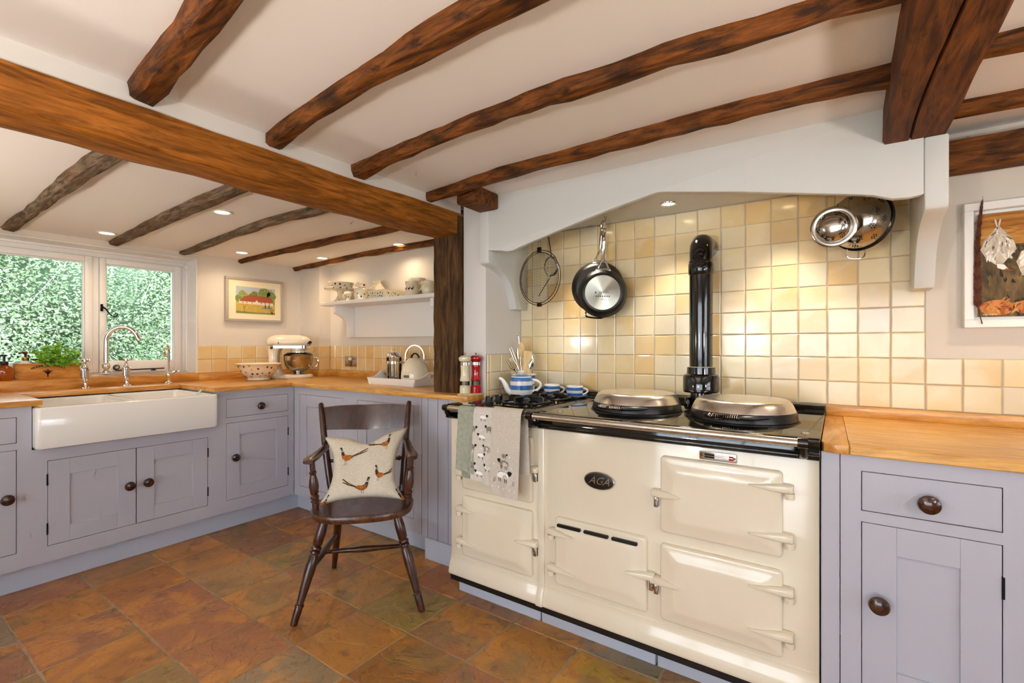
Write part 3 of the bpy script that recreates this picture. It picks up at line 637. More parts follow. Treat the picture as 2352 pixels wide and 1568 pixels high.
# ---------------------------------------------------------------- butler sink
sk = thing('butler_sink', 'white ceramic double butler sink set into the oak worktop', 'sink', (-3.43, .985, .69))
sx0, sx1, sy0, sy1, sz0, sz1 = -3.74, -3.17, .58, 1.395, .69, .896
b = B(); wl_ = .024
def rr3(cx, cy, w, h, r, z): return [Vector((x, y, z)) for x, y in rrect(w, h, r, 4, cx, cy)]
cx, cy = (sx0 + sx1) / 2, (sy0 + sy1) / 2; w_, h_ = sx1 - sx0, sy1 - sy0
b.loft([rr3(cx, cy, w_ - .03, h_ - .03, .02, sz0), rr3(cx, cy, w_ - .008, h_ - .008, .022, sz0 + .005), rr3(cx, cy, w_, h_, .022, sz0 + .016), rr3(cx, cy, w_, h_, .022, sz1 - .01), rr3(cx, cy, w_ - .008, h_ - .008, .022, sz1 - .002), rr3(cx, cy, w_ - .02, h_ - .02, .02, sz1)], cap1=False)
# rim with two bowls
mid = .985
def bowl(ya, yb):
    c2 = (ya + yb) / 2; h2 = yb - ya; ww = w_ - 2 * wl_
    return [rr3(cx, c2, ww + .006, h2 + .006, .035, sz1), rr3(cx, c2, ww - .004, h2 - .004, .035, sz1 - .01), rr3(cx, c2, ww - .03, h2 - .03, .03, sz0 + .05), rr3(cx, c2, ww - .10, h2 - .10, .03, sz0 + .026)]
yaL, ybL, yaR, ybR = sy0 + wl_, mid - .012, mid + .012, sy1 - wl_
for ya, yb in ((yaL, ybL), (yaR, ybR)): b.loft(bowl(ya, yb), cap0=False)
xi0, xi1 = sx0 + wl_ - .004, sx1 - wl_ + .004
b.box(sx0 + .008, xi0 + .006, sy0 + .01, sy1 - .01, sz1 - .012, sz1).box(xi1 - .006, sx1 - .006, sy0 + .01, sy1 - .01, sz1 - .012, sz1)
b.box(xi0, xi1, sy0 + .008, sy0 + wl_ + .002, sz1 - .012, sz1).box(xi0, xi1, sy1 - wl_ - .002, sy1 - .008, sz1 - .012, sz1).box(xi0, xi1, mid - .0125, mid + .0125, sz1 - .03, sz1 - .004)
part('basin', b, 'ceramic_white', sk, recalc=False, ang=45)
for c2 in ((yaL + ybL) / 2, (yaR + ybR) / 2): part('drain', B().lathe([(.002, .0), (.03, 0), (.034, .003), (.004, .004)], 16, (cx, c2, sz0 + .0265)), 'chrome', sk)

# ---------------------------------------------------------------- taps
tp = thing('bridge_tap', 'chrome bridge mixer tap with crosshead handles and swan neck', 'tap', (-3.85, 1.03, Z1))
TX = -3.85; ya, yb = .926, 1.134
for y in (ya, yb):
    o = part('leg', B().lathe([(.026, 0), (.026, .004), (.014, .008), (.011, .012)], 16, (TX, y, Z1)).tube([(TX, y, Z1 + .01), (TX, y, Z1 + .03), (TX - .008, y, Z1 + .05), (TX - .012, y, Z1 + .065)], [.011, .011, .013, .015], 12, sm=4), 'chrome', tp)
    part('valve', B().lathe([(.015, .06), (.022, .065), (.022, .105), (.025, .108), (.025, .118), (.018, .122), (.012, .14), (.008, .15), (.007, .168)], 16, (TX - .012, y, Z1)), 'chrome', tp)
    hb = B().lathe([(.006, .16), (.011, .164), (.011, .176), (.006, .18), (.001, .181)], 12, (TX - .012, y, Z1))
    for a in (20, 110): d = Vector((math.cos(R(a)), math.sin(R(a)), 0)) * .026; c0 = Vector((TX - .012, y, Z1 + .171)); hb.tube([c0 - d, c0 - d * .75, c0, c0 + d * .75, c0 + d], [.006, .0075, .004, .0075, .006], 8)
    part('cross_handle', hb, 'chrome', tp)
ym = (ya + yb) / 2
part('bridge', B().tube([(TX - .012, ya, Z1 + .088), (TX - .012, ym - .03, Z1 + .088), (TX - .012, ym, Z1 + .088), (TX - .012, ym + .03, Z1 + .088), (TX - .012, yb, Z1 + .088)], [.007, .008, .015, .008, .007], 10).lathe([(.03, .09), (.02, .1), (.012, .112), (.018, .12), (.022, .135), (.018, .148), (.011, .155)], 16, (TX - .012, ym, Z1)), 'chrome', tp)
sp = [(TX - .012, ym, Z1 + .15), (TX - .012, ym, Z1 + .27)]
dirv = Vector((.55, .83, 0)).normalized(); 
for i in range(1, 13):
    a = PI - i * R(160) / 12; q = Vector((TX - .012, ym, Z1 + .285)) + dirv * (.085 + .085 * math.cos(a)) + Vector((0, 0, .1 * math.sin(a))); sp.append(tuple(q))
e = Vector(sp[-1]); f_ = (e - Vector(sp[-2])).normalized()
part('spout', B().tube(sp, .0132, 14, sm=2).tube([e - f_ * .005, e + f_ * .012, e + f_ * .024], [.0155, .0165, .015], 14), 'chrome', tp)
ft = thing('filter_tap', 'small chrome filter tap standing right of the bridge tap', 'tap', (-3.82, 1.36, Z1))
fx, fy = -3.82, 1.36
part('body', B().lathe([(.024, 0), (.024, .006), (.013, .014), (.012, .04), (.018, .05), (.02, .065), (.016, .082), (.008, .092), (.006, .1)], 16, (fx, fy, Z1)), 'chrome', ft)
pts = [(fx, fy, Z1 + .09), (fx, fy, Z1 + .21)]
dv = Vector((.5, -.45, 0)).normalized()
for i in range(1, 10): a = PI - i * R(190) / 9; pts.append(tuple(Vector((fx, fy, Z1 + .225)) + dv * (.035 + .035 * math.cos(a)) + Vector((0, 0, .04 * math.sin(a)))))
e = Vector(pts[-1]); pts.append(tuple(e + dv * -.012 + Vector((0, 0, -.03))))
part('spout', B().tube(pts, [.0065] * (len(pts) - 2) + [.0075, .009], 10, sm=2), 'chrome', ft)
part('lever', B().tube([(fx, fy, Z1 + .062), (fx + .02, fy + .02, Z1 + .075), (fx + .035, fy + .034, Z1 + .085), (fx + .05, fy + .048, Z1 + .086)], [.01, .008, .006, .004], 8, sm=3), 'chrome', ft)
# ---------------------------------------------------------------- range cooker
FA = Face('y', 1.72)
def door_b(u0, u1, v0, v1, h=.03, inset=.055):
    cu, cv = (u0 + u1) / 2, (v0 + v1) / 2; w, q = u1 - u0, v1 - v0
    ring = lambda ins, r, d: [Vector(FA(u, v, d)) for u, v in rrect(w - 2 * ins, q - 2 * ins, max(r, .003), 5, cu, cv)]
    return B().loft([ring(0, .014, 0), ring(0, .014, .012), ring(.002, .013, .016), ring(.007, .011, .0185), ring(.012, .01, .0188), ring(.03, .012, h - .007), ring(inset * .8, .02, h - .0012), ring(inset, .025, h)])
def wedge(u_edge, v, inward, h=.03, L=.095, name='hinge'):
    """tapering arm from outside the edge into the face"""
    b = B(); s = inward
    st = [(u_edge - s * .030, .011, .020, .028), (u_edge - s * .026, .0135, .022, .03), (u_edge, .014, .024, .030), (u_edge + s * .03, .011, .028, .029), (u_edge + s * .06, .0065, .030, .0285), (u_edge + s * L, .0015, .0305, .028)]
    rings = []
    for u, hh, top, base in st:
        rings.append([Vector(FA(u, v + hh * k, top + .011 * m)) if m >= 0 else Vector(FA(u, v + hh * k, .004)) for k, m in ((-1, -1), (-1, .3), (-.6, 1), (.6, 1), (1, .3), (1, -1))])
    b.loft(rings)
    return b
def hinge(door, u_edge, v, inward):
    part('hinge_arm', wedge(u_edge, v, inward), 'enamel_cream', door, bevel=.002, seg=1)
    ue = u_edge - inward * .019
    c = FA(ue, v - .017, .017)
    part('hinge_knuckle', B().lathe([(.004, -.017), (.013, -.015), (.0145, -.008), (.0145, .004)], 14, c).box(ue - .008, ue + .008, v - .03, v - .012, 0, .014, FA), 'enamel_cream', door)
def latch(door, u_edge, v, inward, body):
    part('latch_arm', wedge(u_edge, v, inward, L=.075), 'enamel_cream', door, bevel=.002, seg=1)
    ue = u_edge - inward * .016
    part('latch_catch', B().box(ue - .007, ue + .007, v - .052, v - .018, 0, .018, FA).box(ue - .005, ue + .005, v - .03, v - .014, .006, .024, FA), 'steel', body, bevel=.002, label='small chrome door catch')
ag = thing('range_cooker', 'cream enamel cast iron range cooker with two domed chrome lids', 'cooker', (-.54, 2.05, .085))
x0, x1 = -1.026, -.046
sidep = [(1.72, .852), (1.72, .198), (1.716, .194), (1.716, .182), (1.712, .17), (1.704, .15), (1.698, .12), (1.700, .108), (1.735, .104), (2.36, .104), (2.36, .852)]
part('body', B().prism(sidep, x0, x1, lambda u, v, w: (w, u, v)), 'enamel_cream', ag, bevel=.004, bang=50)
part('base_frame', B().box(x0 + .005, x1 - .005, 1.709, 2.3, .08, .105), 'cast_black', ag)
def top_plate(t, xa, xb, name='top_plate'):
    p = [(1.688, .852), (1.681, .858), (1.681, .868), (1.688, .874), (1.690, .895), (1.684, .905), (1.688, .916), (1.70, .9195), (2.30, .9195), (2.318, .924), (2.326, .945), (2.334, .951), (2.365, .951), (2.365, .852)]
    return part(name, B().prism(p, xa, xb, lambda u, v, w: (w, u, v)), 'enamel_black', t, bevel=.0025, bang=25)
top_plate(ag, x0 - .002, x1 + .002)
d = part('roasting_oven_door', door_b(-.526, -.143, .531, .803), 'enamel_cream', ag, ang=50); hinge(d, -.143, .752, -1); hinge(d, -.143, .598, -1); latch(d, -.526, .667, 1, ag)
d = part('simmering_oven_door', door_b(-.526, -.143, .216, .49), 'enamel_cream', ag, ang=50); hinge(d, -.143, .43, -1); hinge(d, -.143, .29, -1); latch(d, -.526, .353, 1, ag)
d = part('burner_door', door_b(-.958, -.576, .221, .496, h=.026), 'enamel_cream', ag, ang=50); hinge(d, -.958, .432, 1); hinge(d, -.958, .284, 1); latch(d, -.576, .36, -1, ag)
for a, c_ in ((-.943, -.838), (-.824, -.721), (-.708, -.607)): part('air_slot', B().prism(rrect(c_ - a, .013, .005, 3, (a + c_) / 2, .467), .018, .0276, lambda u, v, w: FA(u, v, w)), 'cast_black', d, label='dark air slot')
b = B(); b.prism(circle(.0615, 36, -.7675, .67, .032), 0, .008, lambda u, v, w: FA(u, v, w))
bd = part('badge', b, 'cast_black', ag, bevel=.002, label='black oval maker badge with script letters')
part('badge_rim', B().tube([FA(-.7675 + .0615 * math.cos(2 * PI * i / 40), .67 + .032 * math.sin(2 * PI * i / 40), .007) for i in range(40)], .0022, 6, True), 'steel', bd)
b = B(); text_b(b, 'AGA', .042, lambda u, v, w: FA(-.7675 + u, .67 + v, w), w=.0092, shear=.45); part('badge_lettering', b, 'steel', bd, recalc=False)
ga = part('thermometer', B().prism(rrect(.118, .03, .004, 3, -.335, .822), 0, .008, lambda u, v, w: FA(u, v, w)), 'steel', ag, bevel=.002, label='chrome framed heat gauge')
for nm, a, c_, col in (('scale', -.377, -.345, 'print_black'), ('scale', -.345, -.312, 'print_white'), ('scale', -.312, -.300, 'print_white'), ('scale', -.300, -.285, 'red_gloss')):
    for vv in (.8155, .8235): part(nm, B().box(a + .0005, c_ - .0005, vv - .0005, vv + .0055, .0085, .009, FA), col, ga)
for u in (-.386, -.283): part('screw', B().ball(FA(u, .822, .008), .0045, 8, 6), 'brass', ga)
def lid(xc, yc, sgn, label):
    r = .187; o = part('lid', B().lathe([(r - .006, .9215), (r, .926), (r - .004, .952), (r - .007, .957)], 56, (xc, yc, 0)), 'cast_black', ag, label=label)
    part('lid_dome', B().lathe([(r - .0075, .957), (r - .009, .961), (r - .017, .978), (r - .024, .99), (r - .034, .9965), (r - .06, .999), (.06, 1.002), (.002, 1.003)], 56, (xc, yc, 0)), 'steel_lid', o, label='polished domed lid top')
    # coil handle on the front
    a0 = R(262) if sgn else R(260); pts = []
    cen = lambda a, dz=0: Vector((xc + (r + .018) * math.cos(a), yc + (r + .018) * math.sin(a), .948 + dz))
    aa, bb = a0 - R(14), a0 + R(14)
    n = 15
    for i in range(n * 8 + 1):
        t = i / (n * 8); a = aa + (bb - aa) * t; q = cen(a); rad = Vector((math.cos(a), math.sin(a), 0)); ph = 2 * PI * n * t
        pts.append(q + rad * .0095 * math.cos(ph) + Vector((0, 0, .0095 * math.sin(ph))))
    part('coil_handle', B().tube(pts, .0022, 5), 'chrome', o, label='sprung chrome coil handle')
    arm = [cen(aa - R(10)) - Vector((math.cos(aa), math.sin(aa), 0)) * .02, cen(aa - R(4)), cen(aa), cen(a0), cen(bb), cen(bb + R(5)), cen(bb + R(18)) - Vector((math.cos(bb + R(18)), math.sin(bb + R(18)), 0)) * .016, cen(bb + R(30)) - Vector((math.cos(bb + R(30)), math.sin(bb + R(30)), 0)) * .022]
    part('handle_arm', B().tube(arm, [.004, .008, .0065, .0065, .0065, .009, .0085, .004], 8), 'cast_black', o)
    part('lid_hinge', B().box(xc - .03, xc + .03, yc + r - .01, yc + r + .05, .921, .948), 'cast_black', o, bevel=.006)
    part('hotplate_ring', B().lathe([(r + .006, .9195), (r + .004, .9235), (r - .01, .924), (r - .012, .9195)], 48, (xc, yc, 0)), 'cast_black', ag)
lid(-.72, 1.995, 0, 'left domed lid over the boiling plate'); lid(-.302, 1.99, 1, 'right domed lid over the simmering plate')
def rail(t, xa, xb, ends):
    part('rail', B().tube([(xa, 1.635, .911), (xb, 1.635, .911)], .0125, 16), 'steel_brushed', t, label='brushed chrome towel rail')
    for x in ends:
        b = B().tube([(x - .013, 1.635, .911), (x + .013, 1.635, .911)], .0165, 14)
        b.tube([(x, 1.636, .905), (x, 1.645, .885), (x, 1.662, .872), (x, 1.69, .868)], [.011, .012, .014, .016], 10, sm=3)
        part('rail_bracket', b, 'enamel_black', t)
rail(ag, -1.02, -.098, (-1.036, -.085))
for x, y in ((-.965, 1.765), (-.085, 1.765)): part('bolt_cap', B().lathe([(.012, .9195), (.011, .9225), (.002, .923)], 14, (x, y, 0)), 'steel', ag)
# control knob casting behind the plates
part('flue_spigot', B().lathe([(.018, .92), (.015, .955), (.010, .962)], 12, (-.565, 2.24, 0)), 'enamel_black', ag)

fp = thing('flue_pipe', 'glossy black enamel flue pipe turning into the tiled wall', 'flue pipe', (-.512, 2.26, .92))
X_, Y_ = -.512, 2.258
part('collar', B().lathe([(.05, .9235), (.046, .985), (.074, .987), (.078, .992), (.078, 1.055), (.074, 1.064), (.062, 1.07), (.060, 1.098), (.052, 1.10)], 32, (X_, Y_, 0)), 'enamel_black', fp)
part('pipe', B().lathe([(.05, 1.098), (.0505, 1.52)], 32, (X_, Y_, 0)), 'enamel_black', fp)
part('joint_ring', B().lathe([(.0505, 1.515), (.055, 1.522), (.055, 1.565), (.0515, 1.572), (.053, 1.577), (.0505, 1.582)], 32, (X_, Y_, 0)), 'enamel_black', fp)
part('ash_ring', B().lathe([(.0505, 1.0985), (.058, 1.0995), (.058, 1.1005), (.0505, 1.102)], 32, (X_, Y_, 0)), 'pic_grey', fp, label='pale dust ring on the collar')
part('elbow', B().tube([(X_, Y_, 1.575), (X_, Y_, 1.62), (X_, Y_ + .004, 1.642), (X_, Y_ + .018, 1.655), (X_, Y_ + .045, 1.66), (X_, YT, 1.66)], .0495, 28), 'enamel_black', fp)

# ---------------------------------------------------------------- gas hob end cooker
md = thing('hob_cooker', 'narrow cream two-oven companion cooker with black gas hob', 'cooker', (-1.285, 2.05, .085))
m0, m1 = -1.538, -1.046
part('body', B().prism(sidep, m0, m1, lambda u, v, w: (w, u, v)), 'enamel_cream', md, bevel=.004, bang=50)
part('cover_strip', B().prism([(u - .008, v) for u, v in sidep[:-3]] + [(1.8, .104), (1.8, .852)], -1.046, -1.014, lambda u, v, w: (w, u, v)), 'enamel_cream', md, bevel=.004, bang=50)
part('base_frame', B().box(m0 + .006, -1.022, 1.709, 2.3, .08, .105), 'cast_black', md)
top_plate(md, m0 - .002, -1.029)
d = part('top_oven_door', door_b(-1.456, -1.07, .527, .808), 'enamel_cream', md, ang=50); hinge(d, -1.456, .746, 1); hinge(d, -1.456, .598, 1); latch(d, -1.07, .673, -1, md)
d = part('bottom_oven_door', door_b(-1.456, -1.07, .213, .494), 'enamel_cream', md, ang=50); hinge(d, -1.456, .43, 1); hinge(d, -1.456, .279, 1); latch(d, -1.07, .36, -1, md)
rail(md, -1.50, -1.04, (-1.494,))
hp = part('hob_plate', B().prism([(1.762, .9195), (1.765, .9235), (1.772, .9245), (2.18, .9245), (2.187, .9235), (2.19, .9195)], -1.468, -1.088, lambda u, v, w: (w, u, v)), 'enamel_black', md, bang=25)
for x, y in ((-1.37, 1.80), (-1.372, 1.882)):
    part('hob_knob', B().lathe([(.027, .9245), (.025, .929), (.0185, .931), (.018, .953), (.015, .956), (.002, .9565)], 20, (x, y, 0)), 'cast_black', hp)
for x, y in ((-1.205, 1.865), (-1.195, 2.085)):
    part('burner', B().lathe([(.05, .9245), (.046, .93), (.034, .932), (.034, .942), (.03, .947), (.004, .953)], 28, (x, y, 0)), 'cast_black', hp)
b = B(); gz = .958
for (xa, xb, ya_, yb_) in ((-1.30, -1.115, 1.775, 1.972), (-1.295, -1.11, 1.984, 2.178)):
    cx_, cy_ = (xa + xb) / 2, (ya_ + yb_) / 2
    pr = [(x, y, .934) for x, y in rrect(xb - xa, yb_ - ya_, .055, 5, cx_, cy_)]
    b.tube(pr, .006, 6, True)
    for dx, dy in ((1, 0), (-1, 0), (0, 1), (0, -1)):
        hx, hy = (xb - xa) / 2 * dx, (yb_ - ya_) / 2 * dy
        b.tube([(cx_ + hx, cy_ + hy, .934), (cx_ + hx * .98, cy_ + hy * .98, gz - .004), (cx_ + hx * .93, cy_ + hy * .93, gz), (cx_ + hx * .35, cy_ + hy * .35, gz), (cx_ + hx * .27, cy_ + hy * .27, gz - .01)], .0058, 6)
        b.box(*sorted((cx_ + hx * .36 - dy * .003, cx_ + hx * .95 + dy * .003)), *sorted((cy_ + hy * .36 - dx * .003, cy_ + hy * .95 + dx * .003)), .94, gz)
    for dx, dy in ((1, 1), (-1, 1), (1, -1), (-1, -1)): b.tube([(cx_ + dx * (xb - xa) * .41, cy_ + dy * (yb_ - ya_) * .41, .9245), (cx_ + dx * (xb - xa) * .41, cy_ + dy * (yb_ - ya_) * .41, .934)], .006, 6)
part('pan_support', b, 'cast_black', hp)
for x, y in ((-1.27, 1.768), (-1.14, 1.772), (-1.105, 1.978)): part('igniter', B().lathe([(.004, .9245), (.004, .932), (.001, .933)], 8, (x, y, 0)), 'brass', hp)

# ---------------------------------------------------------------- tea towels over the rail
def towel(name, label, xa, xb, za, zb, matn, bz, rz=.0165, skew=0, prints=None, seed=0, xback=0):
    """front drop to z=za (left) / zb (right), back drop to bz"""
    yc, zc = 1.635, .911
    def surf(u, s):
        # s from 0 (front hem) to 1 (back hem); u across
        x = xa + (xb - xa) * u
        zf = za + (zb - za) * u
        Lf = zc - zf; La = PI * rz; Lb = zc - bz; tot = Lf + La + Lb; q = s * tot
        rip = .004 * math.sin(u * 7 + seed) + .002 * math.sin(u * 15 + seed * 2)
        if q < Lf:
            k = 1 - q / Lf; return Vector((x + skew * k, yc - rz - .002 - k * rip - .004 * k, zf + q))
        if q < Lf + La:
            a = (q - Lf) / rz; return Vector((x, yc - rz * math.cos(a), zc + rz * math.sin(a)))
        k = (q - Lf - La) / Lb; return Vector((x + xback * k + skew * k * .5, yc + rz - .004 * k, zc - k * Lb))
    tot = (zc - (za + zb) / 2) + PI * rz + (zc - bz)
    b = B()
    b.grid(14, 60, lambda u, s: surf(u, s)); n0 = len(b.v)
    def off(u, s):
        p = surf(u, s); e = 1e-3
        n = (surf(min(u + e, 1), s) - surf(max(u - e, 0), s)).cross(surf(u, min(s + e, 1)) - surf(u, max(s - e, 0)))
        return p, n.normalized()
    b.grid(14, 60, lambda u, s: off(u, s)[0] - off(u, s)[1] * .0022, True)
    t = single(name, b, matn, label, 'tea towel', 'tea towels on the cooker rail', ang=60, recalc=False)
    if prints:
        W = abs(xb - xa)
        def T(u, v, w):    # u metres from left edge, v metres above the left hem
            p, n = off(max(0, min(1, u / W)), max(0, v / tot)); return p + n * (.0009 + w)
        prints(t, T, W)
    return t
def blob(b, T, pts, mi, w=0): b.mi = mi; b.flat(pts, T, w)
def strip(b, T, pts, wd, mi, w=0):
    b.mi = mi
    for (a, c_) in zip(pts, pts[1:]):
        d = Vector((c_[0] - a[0], c_[1] - a[1])); 
        if d.length < 1e-6: continue
        n = Vector((-d.y, d.x)).normalized() * wd / 2
        b.flat([(a[0] + n.x, a[1] + n.y), (a[0] - n.x, a[1] - n.y), (c_[0] - n.x * .7, c_[1] - n.y * .7), (c_[0] + n.x * .7, c_[1] + n.y * .7)], T, w)
def sheep(b, T, x, y, s, face=1, fleece=2, clip=None):
    f = face; X = lambda u: x + f * u * s
    def cl(P): return [(max(clip[0], min(clip[1], u)), v) for u, v in P] if clip else P
    blob(b, T, cl([(X(.0), y + .30 * s), (X(.08), y + .5 * s), (X(.35), y + .62 * s), (X(.65), y + .6 * s), (X(.85), y + .5 * s), (X(.88), y + .32 * s), (X(.7), y + .22 * s), (X(.3), y + .2 * s)][::f]), fleece, .0)
    blob(b, T, cl([(X(.78), y + .62 * s), (X(.86), y + .72 * s), (X(1.05), y + .70 * s), (X(1.1), y + .62 * s), (X(1.0), y + .45 * s), (X(.9), y + .42 * s)][::f]), 0, .0003)
    for u in (.15, .28, .62, .74): strip(b, T, cl([(X(u), y + .24 * s), (X(u + .02), y)]), .05 * s, 0, .0003)
    strip(b, T, cl([(X(.05), y + .5 * s), (X(.3), y + .63 * s), (X(.6), y + .61 * s)]), .025 * s, 0, .0003)
def pr_many(t, T, W):
    c = (0.001, W - .001); mm = ['print_black', 'print_grey', 'print_white']
    for i, (x, y, f, fl_) in enumerate(((.035, .265, 1, 2), (.07, .18, -1, 2), (.03, .10, 1, 2), (.065, .02, -1, 2), (.11, .22, -1, 1), (.10, .135, -1, 1), (.112, .055, -1, 2), (-.02, .21, 1, 1), (-.02, .13, 1, 1), (-.02, .05, 1, 1))):
        b = B(); sheep(b, T, x, y, .042, f, fl_, c); part('sheep_print', b, mm, t, recalc=False, label='printed sheep')
    b = B()
    for x, y in ((.045, .22), (.05, .14), (.03, .06), (.075, .09), (.08, .245)): blob(b, T, [(x, y), (x + .003, y + .007), (x - .003, y + .007)], 2, .0002)
    part('heart_print', b, mm, t, recalc=False, kind='stuff', label='tiny printed hearts')
def pr_stack(t, T, W):
    mm = ['print_black', 'print_grey', 'print_white']
    for a in ((.035, .06, .072, 1, 2), (.098, .115, .058, -1, 1), (.058, .16, .03, 1, 1)):
        b = B(); sheep(b, T, *a); part('sheep_print', b, mm, t, recalc=False, label='printed sheep')
    b = B()
    for x in (.015, .045, .075, .105, .13): blob(b, T, [(x, .03), (x + .003, .037), (x - .003, .037)], 2, .0002)
    for x, y in ((.02, .125), (.11, .12), (.035, .18), (.10, .165)): blob(b, T, [(x, y), (x + .003, y + .007), (x - .003, y + .007)], 2, .0002)
    for x in (.02, .026, .118, .124): strip(b, T, [(x, .055), (x + .003, .075)], .0018, 0, .0002)
    part('heart_print', b, mm, t, recalc=False, kind='stuff', label='tiny printed hearts and grass')
towel('tea_towel', 'plain sage green tea towel at the left of the cooker rail', -1.405, -1.30, .645, .635, 'sage_cloth', .60, seed=1, skew=-.008)
towel('tea_towel', 'linen tea towel patterned with many small sheep', -1.313, -1.19, .612, .60, 'linen_pale', .66, rz=.0185, seed=2, prints=pr_many, skew=-.015)
towel('tea_towel', 'linen tea towel with a single stack of three sheep', -1.208, -1.062, .572, .564, 'linen', .66, rz=.026, seed=3, prints=pr_stack, skew=-.012, xback=.02)
# ---------------------------------------------------------------- pottery by the hob
AT = .9195
def banded(prof, bands, n=40):
    """lathe split by z bands: returns list of (matname, B)"""
    out = []
    def rad(z):
        for (r0, z0), (r1, z1) in zip(prof, prof[1:]):
            if z0 <= z <= z1: return r0 + (r1 - r0) * (z - z0) / max(1e-9, z1 - z0)
        return prof[-1][0]
    for za, zb, m in bands:
        p = [(rad(za), za)] + [(r, z) for r, z in prof if za < z < zb] + [(rad(zb), zb)]
        out.append((m, p))
    return out
def lathe_multi(t, name, prof, bands, inner, n=40):
    b = B(); mats = []
    for m, p in banded(prof, bands):
        if m not in mats: mats.append(m)
        b.mi = mats.index(m); b.lathe(p, n, cap0=False, cap1=False)
    if 'ceramic_white' not in mats: mats.append('ceramic_white')
    b.mi = mats.index('ceramic_white'); b.lathe(inner, n, cap0=False, cap1=False)
    o = part(name, b, mats, t, local=True, recalc=False, ang=50)
    me = o.data; bm = bmesh.new(); bm.from_mesh(me); bmesh.ops.remove_doubles(bm, verts=bm.verts, dist=1e-5); bmesh.ops.recalc_face_normals(bm, faces=bm.faces); bm.to_mesh(me); bm.free()
    return o
def loop_handle(b, p0, p1, out, r, n=8, seg=10, sq=1.0):
    """curved handle from p0 to p1 bulging along out"""
    P0, P1, O = Vector(p0), Vector(p1), Vector(out); pts = []
    for i in range(seg + 1):
        t = i / seg; k = math.sin(PI * t) ** .6 * sq
        pts.append(P0.lerp(P1, t) + O * k)
    b.tube(pts, r, n, sm=2)
    return b
tpz = thing('teapot', 'blue and white striped teapot behind the gas hob', 'teapot', (-1.40, 2.125, .9245), R(34))
H = .107
prof = [(.051, 0), (.056, .004), (.059, .02), (.061, .05), (.061, .085), (.058, .102), (.052, .107)]
lathe_multi(tpz, 'body', prof, [(0, .012, 'cornish_blue'), (.012, .038, 'ceramic_white'), (.038, .062, 'cornish_blue'), (.062, .083, 'ceramic_white'), (.083, .104, 'cornish_blue'), (.104, .107, 'ceramic_white')], [(.052, .107), (.03, .11), (.02, .112), (.001, .113)])
ld = part('lid', B().lathe([(.046, .1085), (.043, .1115), (.03, .116), (.014, .119)], 32), 'cornish_blue', tpz, local=True)
part('lid_knob', B().lathe([(.014, .118), (.012, .122), (.018, .128), (.019, .134), (.014, .138), (.002, .139)], 20), 'ceramic_white', ld, local=True)
part('spout', B().tube([(-.048, 0, .02), (-.07, 0, .035), (-.087, 0, .065), (-.104, 0, .09), (-.12, 0, .097)], [.022, .018, .013, .0095, .0075], 12, sm=3), 'ceramic_white', tpz, local=True)
part('handle', loop_handle(B(), (.054, 0, .09), (.052, 0, .022), (.05, 0, .004), .0075), 'ceramic_white', tpz, local=True)
def cup(x, y, rot, lb, lb2):
    sc = tag(put('saucer', B().lathe([(.03, 0), (.034, .002), (.05, .008), (.066, .016), (.0675, .018), (.066, .0185), (.05, .0115), (.03, .006), (.001, .0055)], 36).mesh('saucer', ang=60), 'ceramic_white', None, (x, y, AT)), lb2, 'saucer', 'saucers on the cooker')
    b = B().lathe([(.0655, .0172), (.0678, .0176), (.0668, .0192), (.0635, .0182)], 36); b = part('rim_band', b, 'cornish_blue', sc, local=True)
    t = thing('teacup', lb, 'cup', (x, y, AT + .0065), rot, 'blue striped teacups')
    pf = [(.024, 0), (.031, .002), (.039, .01), (.0425, .02), (.044, .035), (.044, .058)]
    lathe_multi(t, 'body', pf, [(0, .008, 'ceramic_white'), (.008, .022, 'cornish_blue'), (.022, .036, 'ceramic_white'), (.036, .052, 'cornish_blue'), (.052, .058, 'ceramic_white')], [(.044, .058), (.0425, .0595), (.041, .058), (.04, .03), (.031, .008), (.001, .005)])
    part('handle', loop_handle(B(), (.042, 0, .046), (.038, 0, .012), (.028, 0, .002), .0045), 'ceramic_white', t, local=True)
cup(-1.285, 2.252, R(35), 'blue and white striped teacup half hidden behind the teapot handle', 'white saucer behind the pan supports beside the teapot')
cup(-1.145, 2.25, R(35), 'blue and white striped teacup nearest the left chrome lid', 'white saucer nearest the left chrome lid')
pot = thing('utensil_pot', 'blue and white striped crock holding cutlery behind the teapot', 'pot', (-1.462, 2.245, AT))
pf = [(.055, 0), (.060, .005), (.062, .03), (.063, .1), (.066, .108), (.073, .113)]
lathe_multi(pot, 'body', pf, [(0, .03, 'cornish_blue'), (.03, .055, 'ceramic_white'), (.055, .08, 'cornish_blue'), (.08, .09, 'ceramic_white'), (.09, .109, 'cornish_blue'), (.109, .113, 'ceramic_white')], [(.073, .113), (.072, .117), (.066, .115), (.058, .10), (.056, .01), (.001, .008)])
part('label_plate', B().box(.0625, .0645, -.012, .012, .062, .082), 'ceramic_white', pot, local=True)
def utensil(name, label, mats, build, base, tip, group='utensils in the striped crock'):
    """build(b) in local coords along +z from 0; leaned from base to tip"""
    b = B(); build(b)
    d = (Vector(tip) - Vector(base)).normalized(); q = Vector((0, 0, 1)).rotation_difference(d).to_matrix()
    view = math.atan2(-base[1], -base[0])
    b.v = [q @ v + Vector(base) for v in b.v]
    return single(name, b, mats, label, 'utensil', group, ang=50)
ud, un = Vector((.83, .56, 0)), Vector((.56, -.83, 0))          # across and towards the viewer
